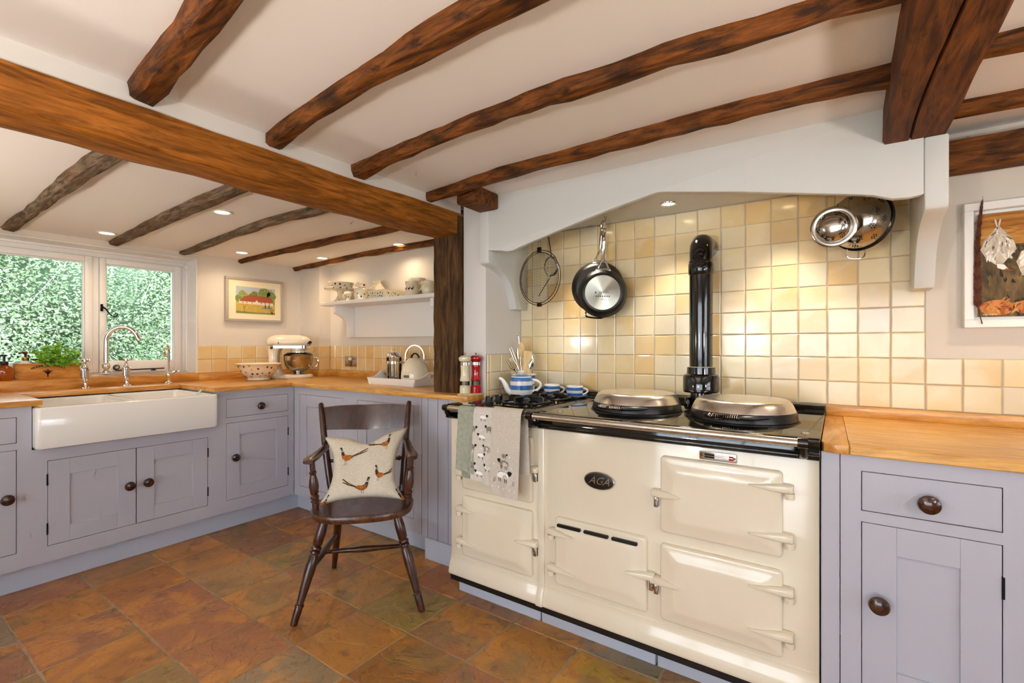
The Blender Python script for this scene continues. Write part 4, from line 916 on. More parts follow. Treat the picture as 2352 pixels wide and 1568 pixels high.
def fork(b, L=.2, n=4, w=.024):
    b.tube([(0, 0, 0), (0, 0, L * .6)], [.004, .0025], 6)
    for i in range(n):
        o = (i / (n - 1) - .5) * w; p = ud * o
        b.tube([(0, 0, L * .6), tuple(p + Vector((0, 0, L * .72))), tuple(p + Vector((0, 0, L * .84))), tuple(p * 1.05 + Vector((0, 0, L)))], [.0025, .0022, .0018, .0009], 5)
def blade(b, L, w, hl, th=.004):
    b.tube([(0, 0, 0), (0, 0, L * hl)], [.006, .006], 8)
    P = [(-.25, hl - .02), (-.4, hl + .05), (-.5, hl + .2), (-.5, .95), (-.4, 1), (.4, 1), (.5, .95), (.5, hl + .2), (.4, hl + .05), (.25, hl - .02)]
    b.prism([(u * w, v * L) for u, v in P], -th / 2, th / 2, lambda u, v, q: tuple(ud * u + un * q + Vector((0, 0, v))))
def spoon(b, L=.2, w=.04, d=.008):
    b.tube([(0, 0, 0), (0, 0, L * .6), (0, 0, L * .72)], [.004, .0028, .004], 6)
    rings = []
    for k in range(9):
        t = k / 8; hw = w / 2 * math.sin(PI * (.06 + .9 * t)) ** .8
        rings.append([ud * (hw * math.cos(a)) + un * (d * math.sin(a) * (1 if math.sin(a) > 0 else .3)) + Vector((0, 0, L * (.68 + .32 * t))) for a in [2 * PI * j / 10 for j in range(10)]])
    b.loft(rings)
c0 = Vector((-1.462, 2.245, AT + .012))
ut = lambda du, dn, z: c0 + ud * du + un * dn + Vector((0, 0, z))
utensil('fork', 'large silver serving fork leaning left in the crock', 'chrome', lambda b: fork(b, .235, 4, .032), ut(.02, .0, 0), ut(-.085, .03, .19))
utensil('fork', 'thin two-pronged carving fork in the crock', 'steel', lambda b: fork(b, .27, 2, .012), ut(.02, -.02, 0), ut(-.075, -.02, .25))
utensil('serving_spoon', 'slotted dark steel spoon at the back left of the crock', 'steel', lambda b: spoon(b, .255, .03), ut(.0, -.03, 0), ut(-.035, -.03, .25))
utensil('wooden_spoon', 'pale wooden spoon standing tallest in the crock', 'pale_wood', lambda b: spoon(b, .285, .036, .006), ut(.0, .02, 0), ut(-.018, .02, .28))
utensil('wooden_spatula', 'broad pale wooden spatula in the middle of the crock', 'pale_wood', lambda b: blade(b, .235, .048, .3), ut(.005, .03, 0), ut(.022, .03, .23))
utensil('whisk_handle', 'wire loop handle rising above the wooden spoon', 'chrome', lambda b: b.tube([(0, 0, .1), (0, 0, .31)] + [tuple(ud * (.010 * math.sin(a)) + Vector((0, 0, .32 + .010 * (1 - math.cos(a))))) for a in [R(30 * i) for i in range(12)]], .0014, 5), ut(-.005, -.015, 0), ut(-.028, -.015, .3))
utensil('serving_spoon', 'shiny silver tablespoon leaning right in the crock', 'chrome', lambda b: spoon(b, .20, .034), ut(-.01, .02, 0), ut(.05, .03, .19))
utensil('serving_spoon', 'round clear ladle bowl behind the spatula in the crock', 'steel', lambda b: spoon(b, .225, .05), ut(-.01, -.025, 0), ut(.045, -.03, .21))

# ---------------------------------------------------------------- pepper mills
mt = B(); hull = [(-1.642 + .043 * math.cos(a), 1.945 + .04 * math.sin(a)) for a in [R(135 + 22.5 * i) for i in range(11)]] + [(-1.612 + .04 * math.cos(a), 2.0 + .036 * math.sin(a)) for a in [R(-10 + 18 * i) for i in range(9)]]
single('mill_tray', mt.prism(hull, Z1, Z1 + .009, XY), 'pale_wood', 'small pale wooden tray under the two mills', 'tray', bevel=.002)
def mill(x, y, mm, lb):
    t = thing('pepper_mill', lb, 'pepper mill', (x, y, Z1 + .009), 0, 'tall pepper mills')
    part('base', B().lathe([(.026, 0), (.0285, .002), (.0285, .034), (.026, .037), (.0275, .040), (.0265, .044)], 28), mm, t, local=True)
    part('window', B().lathe([(.0245, .044), (.0245, .066)], 28), 'jar_glass', t, local=True)
    part('fill', B().lathe([(.018, .044), (.018, .064), (.001, .065)], 20), 'print_grey', t, local=True)
    part('body', B().lathe([(.0265, .066), (.0285, .07), (.027, .074), (.0235, .095), (.0225, .115), (.0235, .14), (.025, .146), (.0235, .150)], 28), mm, t, local=True)
    part('collar', B().lathe([(.024, .150), (.025, .151), (.025, .167), (.024, .168)], 28), 'chrome', t, local=True)
    part('cap', B().lathe([(.022, .168), (.031, .173), (.0345, .183), (.0335, .192), (.026, .2), (.012, .2035), (.006, .2035)], 28), mm, t, local=True)
    part('top_nut', B().lathe([(.005, .203), (.0045, .208), (.0075, .212), (.007, .218), (.001, .2205)], 14), 'chrome', t, local=True)
mill(-1.642, 1.945, 'mill_cream', 'cream pepper mill with chrome collar in front of the oak post')
mill(-1.614, 2.004, 'red_gloss', 'glossy red pepper mill beside the cream one')

# ---------------------------------------------------------------- things hanging under the hood
def hangT(c, yaw):
    c = Vector(c); u = Vector((math.cos(yaw), math.sin(yaw), 0)); n = Vector((math.sin(yaw), -math.cos(yaw), 0))
    return lambda a, v, w: tuple(c + u * a + Vector((0, 0, v)) + n * w)
def mapB(b, T):
    b.v = [Vector(T(v.x, v.y, v.z)) for v in b.v]; return b
def hook(x, y, label, drop=.035):
    b = B().tube([(x, y, 1.849), (x, y, 1.838), (x + .006, y, 1.83), (x + .006, y, 1.848 - drop + .006), (x, y, 1.848 - drop), (x - .006, y, 1.848 - drop + .005)], .0018, 6).lathe([(.006, 1.846), (.006, 1.849)], 10, (x, y, 0))
    single('ceiling_hook', b, 'brass', label, 'hook', 'screw hooks under the hood')
hook(-.962, 2.215, 'small screw hook under the hood holding the frying pans')
hook(-1.335, 2.215, 'small screw hook under the hood holding the wire splatter screen')
hook(.0, 2.20, 'small screw hook under the hood holding the colanders')
def pan(label, c, yaw, Rp, disc, hl, tilt, loop, top):
    t = thing('frying_pan', label, 'frying pan', (c[0], c[1], c[2] - Rp), 0, 'frying pans hanging under the hood')
    T = hangT(c, yaw); k = Rp / .12
    def T2(a, v, w):
        ca, sa = math.cos(tilt), math.sin(tilt); return T(a * ca - v * sa, a * sa + v * ca, w)
    part('pan_body', mapB(B().lathe([(.001, 0), (.092 * k, 0), (.1 * k, -.003), (.112 * k, -.016), (.12 * k, -.042), (.1215 * k, -.044), (.118 * k, -.044), (.108 * k, -.018), (.095 * k, -.006), (.001, -.005)], 56), T2), 'nonstick', t, ang=50)
    if disc:
        dsk = part('base_disc', mapB(B().lathe([(.001, .0012), (.085 * k, .0012), (.0865 * k, 0)], 48, cap0=True), T2), 'steel_base', t, label='radially brushed steel base disc')
        b = B(); text_b(b, 'LE CREUSET', .0095, lambda u, v, w: T2(u + .006, v - .0, w), w=.0016); b.prism(circle(.004, 10, -.033, 0), .0014, .0016, lambda u, v, w: T2(u, v, w))
        for i in range(7): b.prism(rrect(.006, .005, .001, 2, -.03 + i * .0105, -.019), .0014, .0016, lambda u, v, w: T2(u, v, w))
        b.prism(rrect(.012, .002, .0006, 2, 0, -.034), .0014, .0016, lambda u, v, w: T2(u, v, w))
        part('base_lettering', b, 'print_black', dsk, recalc=False)
    rz = Rp
    hd = part('handle', mapB(B().tube([(0, rz + .05, -.03), (0, rz + .09, -.02), (0, rz + hl * .7, -.012), (0, rz + hl - .02, -.012)], [.010, .012, .0125, .0125], 12), T2), 'chrome', t)
    part('hanging_loop', mapB(B().tube([(.009 * math.cos(a), rz + hl - .012 + .014 * math.sin(a), -.012) for a in [2 * PI * i / 14 for i in range(14)]], .004, 6, True), T2), 'chrome', hd)
    for s in (-1, 1): part('handle_strut', mapB(B().tube([(s * .028, rz - .006, -.034), (s * .024, rz + .008, -.034), (s * .006, rz + .052, -.03), (0, rz + .07, -.025)], [.0055, .005, .0055, .006], 8), T2), 'chrome', hd)
    part('handle_plate', mapB(B().prism(rrect(.075, .016, .006, 3, 0, rz - .004), -.045, -.028, XY), T2), 'steel', t, bevel=.002)
    if loop: part('helper_handle', mapB(B().tube([(-.045, -rz + .008, -.035), (-.05, -rz - .016, -.035), (-.03, -rz - .026, -.035), (.03, -rz - .026, -.035), (.05, -rz - .016, -.035), (.045, -rz + .008, -.035)], .0055, 8, sm=4), T2), 'chrome', t)
    return t
m_, n_, l_, p_ = newmat('steel_base')                      # radial brushing
p_.inputs['Metallic'].default_value = 1; p_.inputs['Base Color'].default_value = lin('#BDBBAE'); p_.inputs['Roughness'].default_value = .32
p_.inputs['Anisotropic'].default_value = .85
tcn = n_.new('ShaderNodeTangent'); tcn.direction_type = 'RADIAL'; tcn.axis = 'Y'; l_.new(tcn.outputs[0], p_.inputs['Tangent'])
pan('frying pan with a bright steel base, hanging in front', (-.955, 2.175, 1.458), R(24), .12, True, .195, R(-1.5), False, 0)
pan('larger black frying pan hanging behind with a helper handle at its foot', (-1.022, 2.262, 1.502), R(22), .134, False, .205, R(-5), True, 0)

ss = thing('splatter_screen', 'oval looking wire mesh grill rack hanging at the left of the hood', 'wire rack', (-1.332, 2.2, 1.41), 0)
T = hangT((-1.332, 2.2, 1.563), R(-11)); Rs = .148
part('outer_ring', mapB(B().tube([(Rs * math.cos(a), Rs * math.sin(a), 0) for a in [2 * PI * i / 60 for i in range(60)]], .0022, 6, True), T), 'wire_dark', ss)
part('inner_ring', mapB(B().tube([(.136 * math.cos(a), .136 * math.sin(a), .004) for a in [2 * PI * i / 60 for i in range(60)]], .002, 6, True), T), 'wire_dark', ss)
b = B(); sp_ = .0088
for i in range(-15, 16):
    o = i * sp_; hh = math.sqrt(.136 ** 2 - o * o) if abs(o) < .136 else 0
    if hh > .01:
        b.tube([(o, -hh, .002), (o, hh, .002)], .0008, 4); b.tube([(-hh, o, .003), (hh, o, .003)], .0008, 4)
part('wire_mesh', mapB(b, T), 'wire_dark', ss, kind='stuff', label='fine square wire mesh')
part('clip', mapB(B().box(-.012, .012, .138, .165, -.005, .007).box(-.014, .014, -.156, -.138, -.004, .006), T), 'wire_dark', ss, bevel=.002)
part('hanger', mapB(B().tube([(-.01, .16, 0), (-.008, .2, 0), (-.005, .245, 0), (0, .252, 0), (.005, .245, 0), (.008, .2, 0), (.01, .16, 0)], .0016, 6), T), 'chrome', ss)
sv = thing('wire_skimmer', 'small wire skimmer hanging behind the mesh rack', 'skimmer', (-1.315, 2.28, 1.5))
T = hangT((-1.30, 2.275, 1.63), R(10))
part('rim', mapB(B().tube([(.042 * math.cos(a), .055 * math.sin(a), 0) for a in [2 * PI * i / 32 for i in range(32)]], .003, 6, True), T), 'chrome', sv)
part('scoop', mapB(B().lathe([(.04, 0), (.036, -.008), (.022, -.016), (.001, -.019)], 24, cap0=False), lambda a, v, w: T(a, v * 1.3, w)), 'jar_glass', sv)
part('handle', mapB(B().tube([(0, .055, 0), (-.01, .12, 0), (-.02, .19, 0)], .0025, 6).tube([(-.005, -.053, 0), (-.05, -.12, .002), (-.075, -.16, .004)], .002, 6), T), 'wire_dark', sv)

def colander(label, c, axis, Rc, dep, flange, holes, group):
    t = thing('colander', label, 'colander', (c[0], c[1], c[2] - Rc), 0, group)
    az = Vector(axis).normalized(); Q = Vector((0, 0, 1)).rotation_difference(az).to_matrix(); c = Vector(c)
    pf = []
    for k in range(11):
        a = PI / 2 * k / 10; pf.append((max(.001, (Rc - flange) * math.cos(a) ** .75 if k < 10 else .001), dep * math.sin(a) ** .9))
    prof = ([(Rc, -.002), (Rc + .001, 0), (Rc - .002, .002), (Rc - flange + .004, .001)] if flange > .004 else [(Rc + .003, -.003), (Rc + .004, .001), (Rc + .001, .004)]) + pf
    b = B().lathe(prof, 56, cap0=False, cap1=True); b.lathe([(r - .0012 if r > .01 else r, z - .0014) for r, z in prof[3:]], 56, cap0=False, cap1=True)
    b.v = [Q @ v + c for v in b.v]; part('bowl', b, 'steel_bowl', t, recalc=False, ang=60)
    b = B()
    def rad(z):
        for (r0, z0), (r1, z1) in zip(pf, pf[1:]):
            if z0 <= z <= z1: return r0 + (r1 - r0) * (z - z0) / max(1e-9, z1 - z0)
        return .001
    for th, z in holes:
        r = rad(z); p = Vector((r * math.cos(th), r * math.sin(th), z)); r2 = rad(z + .002); tn = Vector((r2 - r, 0, .002)).normalized(); nn = Vector((tn.z * math.cos(th), tn.z * math.sin(th), -tn.x))
        u = Vector((-math.sin(th), math.cos(th), 0)); v = nn.cross(u)
        b.add([Q @ (p + nn * .0007 + (u * math.cos(2 * PI * i / 8) + v * math.sin(2 * PI * i / 8)) * .0024) + c for i in range(8)], [tuple(range(8))])
    part('perforations', b, 'print_black', t, recalc=False, kind='stuff', label='clusters of small drain holes')
    return t, Q, c
mat('steel_bowl', '#B9B1A8', .16, metal=1)
def clusters(n, zs, dep, per=7, dth=.09, dz=.0055, off=0):
    out = []
    for zi, z in enumerate(zs):
        for i in range(n):
            th = 2 * PI * (i + .5 * (zi % 2)) / n + off
            out.append((th, z))
            for k in range(6): out.append((th + dth * math.cos(k * PI / 3), min(dep * .97, z + dz * math.sin(k * PI / 3) * 1.2)))
    return out
t, Q, c = colander('larger steel colander hanging behind the small one, partly hidden by the hood', (.072, 2.245, 1.672), (-.50, -.86, .03), .108, .085, .002, clusters(9, (.035, .06), .085), 'steel colanders')
for s in (-1,):
    hb = B().tube([(.03, -.106, 0), (.034, -.125, .0), (.022, -.14, .0), (-.022, -.14, .0), (-.034, -.125, 0), (-.03, -.106, 0)], .0026, 6, sm=4)
    q0 = Matrix.Rotation(R(0), 3, 'Z')
    Tc = hangT((.055, 2.243, 1.672), R(30)); part('loop_handle', mapB(hb, Tc), 'chrome', t)
part('rim_band', B().lathe([(.1095, -.004), (.1125, -.003), (.1125, .003), (.1095, .004)], 56, cap0=False, cap1=False), 'iron_black', t, local=True)
rb = t.children[-1]; rb.data.transform(Q.to_4x4()); rb.location = c - t.location
t2, Q2, c2 = colander('small steel colander with wide rim hanging in front', (-.014, 2.105, 1.634), (-.16, -.98, -.06), .073, .036, .017, clusters(6, (.022,), .036, dth=.16, dz=.0055) + [(a, .0285) for a in (0, 1.05, 2.1, 3.15, 4.2, 5.2)], 'steel colanders')
part('hanging_wire', B().tube([(-.012, 2.12, 1.705), (-.008, 2.16, 1.76), (-.002, 2.195, 1.812)], .0014, 5), 'chrome', t2)
part('hanging_wire', B().tube([(.06, 2.235, 1.778), (.03, 2.22, 1.80), (.0, 2.2, 1.815)], .0014, 5), 'chrome', t)
# ---------------------------------------------------------------- spots printed on pottery
DOTS = ['dot_red', 'dot_green', 'dot_gold', 'dot_blue', 'dot_navy']
def lathe_dots(parent, pf, n, zr, size, seed, tilt=1.0, name='spots', off=.0008, loc=(0, 0, 0)):
    """printed dots on an outer lathe profile pf [(r,z)]"""
    rr = random.Random(seed); b = B(); L = Vector(loc)
    def rad(z):
        for (r0, z0), (r1, z1) in zip(pf, pf[1:]):
            if min(z0, z1) <= z <= max(z0, z1) and z0 != z1: return r0 + (r1 - r0) * (z - z0) / (z1 - z0)
        return pf[-1][0]
    pts = []
    tries = 0
    while len(pts) < n and tries < n * 60:
        tries += 1
        z = rr.uniform(*zr); th = rr.uniform(0, 2 * PI); r = rad(z); p = Vector((r * math.cos(th), r * math.sin(th), z))
        if all((p - q).length > size * 2.1 for q, _ in pts): pts.append((p, th))
    for p, th in pts:
        b.mi = rr.randrange(5); V = []
        for i in range(9):
            a = 2 * PI * i / 9; dz = size / 2 * math.sin(a); z = p.z + dz; r = rad(max(min(z, zr[1] + size), zr[0] - size)) + off
            t2 = th + size / 2 * math.cos(a) / max(r, .01); V.append(Vector((r * math.cos(t2), r * math.sin(t2), z)) + L)
        b.add(V, [tuple(range(9))])
    return part(name, b, DOTS, parent, local=True, recalc=False, kind='stuff', label='printed coloured spots')
def box_dots(parent, faces, size, seed, name='spots'):
    rr = random.Random(seed); b = B()
    for (o, u, v, lu, lv, n) in faces:
        o, u, v = Vector(o), Vector(u), Vector(v); nn = u.cross(v).normalized() * .0008; pts = []; k = 0
        while len(pts) < n and k < 400:
            k += 1; q = (rr.uniform(size, lu - size), rr.uniform(size * .7, lv - size * .7))
            if all((q[0] - w[0]) ** 2 + (q[1] - w[1]) ** 2 > (size * 1.7) ** 2 for w in pts): pts.append(q)
        for q in pts:
            b.mi = rr.randrange(5); b.add([o + u * (q[0] + size / 2 * math.cos(2 * PI * i / 9)) + v * (q[1] + size / 2 * math.sin(2 * PI * i / 9)) + nn for i in range(9)], [tuple(range(9))])
    return part(name, b, DOTS, parent, local=True, recalc=False, kind='stuff', label='printed coloured spots')

# ---------------------------------------------------------------- worktop in the alcove
bw = thing('mixing_bowl', 'large cream spotted mixing bowl beside the stand mixer', 'bowl', (-3.66, 1.895, Z1))
KB = .895
pf = [(r * KB, z) for r, z in [(.082, 0), (.088, .003), (.086, .012), (.082, .018), (.105, .032), (.128, .055), (.148, .085), (.163, .112), (.176, .121), (.182, .125)]]
part('body', B().lathe(pf + [(r * KB, z) for r, z in [(.181, .1275), (.172, .124), (.158, .112), (.142, .084), (.12, .056), (.095, .036), (.001, .03)]], 56), 'ceramic_cream', bw, local=True, ang=50)
lathe_dots(bw, pf[3:], 58, (.03, .114), .0155, 3)
mx = thing('stand_mixer', 'cream stand mixer with steel bowl in the alcove corner', 'stand mixer', (-3.70, 2.175, Z1), R(46))
part('base', B().loft([[Vector((x, y, z)) for x, y in P] for P, z in [([(u * k, v * k) for u, v in rrect(.35, .205, .095, 7, .0, 0)], z) for k, z in ((.97, 0), (1, .004), (1, .016), (.96, .026), (.9, .03))]]), 'enamel_cream', mx, local=True, ang=50)
neck = []
for (x0_, x1_, w, z) in ((-.172, -.045, .16, .02), (-.168, -.07, .13, .07), (-.162, -.085, .11, .13), (-.16, -.085, .105, .18), (-.165, -.075, .11, .225), (-.17, -.06, .115, .24)):
    neck.append([Vector((x, y, z)) for x, y in rrect(x1_ - x0_, w, .035, 4, (x0_ + x1_) / 2, 0)])
part('column', B().loft(neck), 'enamel_cream', mx, local=True, ang=50)
head = []
for i in range(15):
    t = i / 14; x = -.185 + .35 * t; s = (max(0, 1 - abs(2 * t - 1) ** 4.2)) ** .5; s = max(s, .12); rz = .062 * s * (1 - .10 * max(0, t - .6) / .4); ry = .068 * s
    head.append([Vector((x, ry * math.cos(a), .29 + (rz if math.sin(a) > 0 else .05 * s) * math.sin(a))) for a in [2 * PI * j / 22 for j in range(22)]])
hd = part('motor_head', B().loft(head), 'enamel_cream', mx, local=True, ang=70)
part('hub_cover', B().lathe([(.001, 0), (.026, 0), (.027, .006), (.02, .02), (.02, .024)], 20, (.158, 0, .29), Matrix.Rotation(R(-90), 3, 'Y')), 'steel', hd, local=True)
part('hub_knob', B().lathe([(.005, -.01), (.006, .008), (.012, .012), (.012, .024), (.002, .028)], 14, (.152, -.06, .283), Matrix.Rotation(R(60), 3, 'X') @ Matrix.Rotation(R(50), 3, 'Y')), 'plastic_black', hd, local=True)
def Tband(u, v, w): return (u, -.0665 - w, .252 + v)
b = B()
for k, z in ((0, .246), (1, .262)): pass
part('trim_band', B().loft([[Vector((x, y, z)) for x, y in rrect(.335, .136, .066, 7, -.005, 0)] for z in (.243, .262)], cap0=True, cap1=True), 'chrome', hd, local=True, ang=60)
b = B(); text_b(b, 'KitchenAid', .02, lambda u, v, w: (u + .09, -.0688, .2525 + v), w=0); part('brand_lettering', b, 'print_black', hd, local=True, recalc=False)
part('speed_lever', B().ball((-.125, -.072, .243), .009, 10, 8), 'plastic_black', hd, local=True)
part('lock_lever', B().ball((-.075, -.0685, .285), (.004, .003, .009), 8, 6), 'plastic_black', hd, local=True)
part('planetary', B().lathe([(.05, .205), (.056, .208), (.056, .222), (.062, .226), (.062, .246)], 28, (.062, 0, 0)), 'enamel_cream', hd, local=True)
part('planetary_ring', B().lathe([(.054, .196), (.057, .198), (.057, .208), (.054, .209)], 28, (.062, 0, 0), cap0=False, cap1=False), 'chrome', hd, local=True)
mb = part('bowl', B().lathe([(.045, .03), (.05, .032), (.04, .045), (.05, .052), (.085, .075), (.103, .105), (.11, .14), (.112, .178), (.1145, .181), (.112, .183), (.107, .178), (.105, .14), (.09, .09), (.05, .062), (.001, .058)], 44, (.062, 0, 0)), 'steel_bowl', mx, local=True, ang=50)
part('bowl_handle', B().tube([(.062 + .105, -.02, .165), (.062 + .145, -.03, .162), (.062 + .158, -.032, .135), (.062 + .152, -.03, .10), (.062 + .125, -.026, .082), (.062 + .095, -.02, .09)], [.005, .008, .009, .009, .007, .005], 10, sm=4), 'chrome', mb, local=True)
part('splash_guard', B().lathe([(.112, .183), (.108, .19), (.085, .205), (.07, .206)], 36, (.062, 0, 0), cap0=False, cap1=False).add([(.15, -.04, .188), (.15, .04, .188), (.20, .045, .232), (.20, -.045, .232)], [(0, 1, 2, 3)]), 'jar_glass', mb, local=True, recalc=False)

ty = thing('serving_tray', 'white wooden tray with curved handle ends under the kettle', 'tray', (-2.445, 2.285, Z1))
TW, TD = .215, .145
part('tray_base', B().box(-TW, TW, -TD, TD, .002, .01), 'frame_paint', ty, local=True)
for s in (-1, 1):
    part('long_side', B().prism([(-TW - .02, .045), (TW + .02, .045), (TW, 0), (-TW, 0)], 0, .009, lambda u, v, w: (u, s * (TD + v * .25) - s * w, v)), 'frame_paint', ty, local=True)
    ep = [(-TD - .01, 0), (-TD - .012, .045), (-.10, .05), (-.065, .065), (-.035, .085), (0, .091), (.035, .085), (.065, .065), (.10, .05), (TD + .012, .045), (TD + .01, 0)]
    e_ = part('end_board', B().prism(ep, 0, .01, lambda u, v, w: (s * (TW + v * .3) - s * w, u, v)), 'frame_paint', ty, local=True)
    hp_ = [(0, .042), (.012, .055), (.018, .066), (.01, .073), (0, .068), (-.01, .073), (-.018, .066), (-.012, .055)]
    part('heart_cutout', B().prism(hp_, -.0008, .0108, lambda u, v, w: (s * (TW + v * .3) - s * w, u, v)), 'worktop_oak_x', e_, local=True, label='heart shaped hand hole')
kt = thing('kettle', 'cream domed kettle with chrome hoop handle on the white tray', 'kettle', (-2.335, 2.25, Z1 + .01), R(30))
part('body', B().lathe([(r * .78, z) for r, z in [(.108, 0), (.116, .004), (.119, .02), (.120, .05), (.117, .08), (.108, .108), (.094, .134), (.076, .154), (.064, .162), (.058, .165)]], 48), 'ceramic_cream', kt, local=True, ang=50)
kl = part('lid', B().lathe([(.046, .163), (.044, .168), (.03, .172), (.001, .175)], 36), 'ceramic_cream', kt, local=True)
part('lid_handle', B().tube([(-.026, 0, .17), (-.022, 0, .186), (-.008, 0, .2), (.008, 0, .2), (.022, 0, .186), (.026, 0, .17)], [.006, .006, .005, .005, .006, .006], 8), 'iron_black', kl, local=True)
hp_ = []
for i in range(17):
    a = R(-18 + 216 * i / 16); hp_.append((.064 * math.cos(a), .0, .176 + .08 * math.sin(a)))
b = B(); rings = []
for i, q in enumerate(hp_):
    a = R(-18 + 216 * i / 16); nr = Vector((math.cos(a), 0, math.sin(a))); P = Vector(q)
    rings.append([P + nr * .003 + Vector((0, .011, 0)), P + nr * .004, P + nr * .003 - Vector((0, .011, 0)), P - nr * .003 - Vector((0, .011, 0)), P - nr * .003 + Vector((0, .011, 0))])
part('hoop_handle', b.loft(rings), 'steel', kt, local=True, ang=50)
for s in (-1, 1): part('handle_boss', B().lathe([(.017, 0), (.018, .006), (.012, .012), (.001, .013)], 16, (s * .062, 0, .15), Matrix.Rotation(s * R(62), 3, 'Y')), 'chrome', kt, local=True)
part('spout', B().tube([(.0, .07, .10), (0, .092, .125), (0, .105, .155)], [.02, .015, .011], 10).ball((0, .105, .168), .012, 10, 8), 'ceramic_cream', kt, local=True)
def Tk(u, v, w):
    a = R(-112) + u / .093; r = .0942 + w; return (r * math.cos(a), r * math.sin(a), .052 + v)
b = B().grid(6, 1, lambda u, v: Tk(-.022 + .044 * u, -.007 + .014 * v, .0008)); kp = part('name_plate', b, 'print_black', kt, local=True, recalc=False, label='small black maker plate')
b = B(); text_b(b, 'KitchenAid', .0085, lambda u, v, w: Tk(u, v, w), w=.0014); part('plate_lettering', b, 'print_white', kp, local=True, recalc=False)
cf = thing('cafetiere', 'glass and chrome cafetiere standing on the white tray', 'cafetiere', (-2.565, 2.272, Z1 + .01), R(35))
part('beaker', B().lathe([(.050, .006), (.052, .008), (.052, .175), (.0505, .175), (.0505, .01)], 36, cap0=True, cap1=False), 'jar_glass', cf, local=True)
fr = B()
fr.lathe([(.0525, .128), (.055, .128), (.055, .146), (.0525, .146)], 36, cap0=False, cap1=False).lathe([(.054, .0), (.056, .0), (.056, .012), (.054, .012)], 36, cap0=False, cap1=False)
for a in (0, 90, 180, 270): c_, s_ = math.cos(R(a - 45)), math.sin(R(a - 45)); fr.box(-.006, .006, .0525, .0555, 0, .146, lambda x, y, z: (x * c_ - y * s_, x * s_ + y * c_, z))
part('frame', fr, 'chrome', cf, local=True)
cl_ = part('lid', B().lathe([(.055, .172), (.057, .176), (.057, .184), (.052, .194), (.045, .205), (.02, .212), (.004, .214)], 36), 'chrome', cf, local=True)
part('plunger', B().tube([(0, 0, .03), (0, 0, .228)], .0025, 6).ball((0, 0, .236), .009, 12, 8).lathe([(.049, .03), (.049, .036)], 28), 'chrome', cl_, local=True)
part('handle', loop_handle(B(), (.055, 0, .137), (.055, 0, .03), (.045, 0, .01), .006), 'chrome', cf, local=True)
sp = thing('tapered_pot', 'white tapered planter with dark flecks standing behind the kettle', 'pot', (-2.18, 2.395, Z1))
fl_ = [(.06, 0), (.064, .003), (.098, .16), (.099, .165)]
part('body', B().lathe(fl_ + [(.096, .165), (.06, .01), (.001, .009)], 4 if False else 32), 'ceramic_white', sp, local=True)
rr = random.Random(4); b = B()
for i in range(46):
    z = rr.uniform(.02, .155); r = .064 + (.098 - .064) * z / .16 + .0008; th = rr.uniform(0, 2 * PI); a = rr.uniform(0, PI)
    dx, dz = .004 * math.cos(a), .004 * math.sin(a)
    b.add([(r * math.cos(th + q / r), r * math.sin(th + q / r), z + w) for q, w in ((dx, dz), (-dz * .35, dx * .35), (-dx, -dz), (dz * .35, -dx * .35))], [(0, 1, 2, 3)])
part('flecks', b, 'print_black', sp, local=True, recalc=False, kind='stuff', label='small dark printed flecks')
single('power_lead', B().tube([(-2.14, 2.50, 1.06), (-2.13, 2.47, 1.05), (-2.10, 2.44, 1.01), (-2.12, 2.42, .965), (-2.09, 2.40, .938), (-2.03, 2.42, .938), (-2.0, 2.48, .938)], .004, 8), 'plastic_black', 'black appliance lead looping down behind the white tray', 'cable')
so = thing('wall_socket', 'brushed steel double socket on the alcove tiles', 'socket', (-3.384, 2.525, 1.018))
part('plate', B().box(-3.457, -3.311, 2.518, 2.5275, 1.018, 1.104), 'steel_brushed', so, bevel=.002)
for u in (-3.428, -3.34):
    part('pin_holes', B().box(u - .0025, u + .0025, 2.5165, 2.5182, 1.062, 1.074).box(u - .014, u - .006, 2.5165, 2.5182, 1.045, 1.05).box(u + .006, u + .014, 2.5165, 2.5182, 1.045, 1.05), 'plastic_white', so)
for u in (-3.394, -3.374): part('rocker_switch', B().box(u - .008, u + .008, 2.514, 2.5182, 1.07, 1.094), 'plastic_white', so, bevel=.001)

# ---------------------------------------------------------------- shelf and what stands on it
sh = thing('wall_shelf', 'white painted wooden shelf with curved brackets in the alcove', 'shelf', (-2.7, 2.42, 1.26))
ST = 1.545
part('shelf_board', B().prism([(-3.5, 2.53), (-3.5, 2.33), (-3.49, 2.305), (-3.465, 2.29), (-3.44, 2.287), (-1.925, 2.287), (-1.925, 2.53)], ST - .028, ST, XY), 'frame_paint', sh, bevel=.006)
part('back_board', B().box(-3.425, -1.925, 2.51, 2.53, 1.262, ST - .028), 'frame_paint', sh, bevel=.002)
bp_ = [(2.51, 1.517), (2.325, 1.517), (2.325, 1.46), (2.335, 1.45), (2.37, 1.437), (2.41, 1.415), (2.445, 1.38), (2.465, 1.335), (2.472, 1.265), (2.51, 1.265)]
for x in (-3.345, -2.27): part('bracket', B().prism(bp_, x, x + .03, lambda u, v, w: (w, u, v)), 'frame_paint', sh, bevel=.002)
ck = thing('cake_stand', 'cream spotted cake stand at the left end of the shelf', 'cake stand', (-3.352, 2.40, ST), 0)
pf = [(.06, 0), (.062, .003), (.05, .012), (.03, .035), (.022, .07), (.03, .092), (.06, .1), (.118, .103), (.122, .106), (.122, .114), (.12, .116)]
part('body', B().lathe(pf + [(.1, .112), (.001, .112)], 44), 'ceramic_cream', ck, local=True)
lathe_dots(ck, [(.1225, .10), (.1225, .118)], 12, (.108, .112), .012, 8); lathe_dots(ck, pf[1:5], 8, (.014, .06), .013, 9)
pd = thing('pie_dish', 'cream spotted pie dish resting on the cake stand', 'dish', (-3.345, 2.40, ST + .1165))
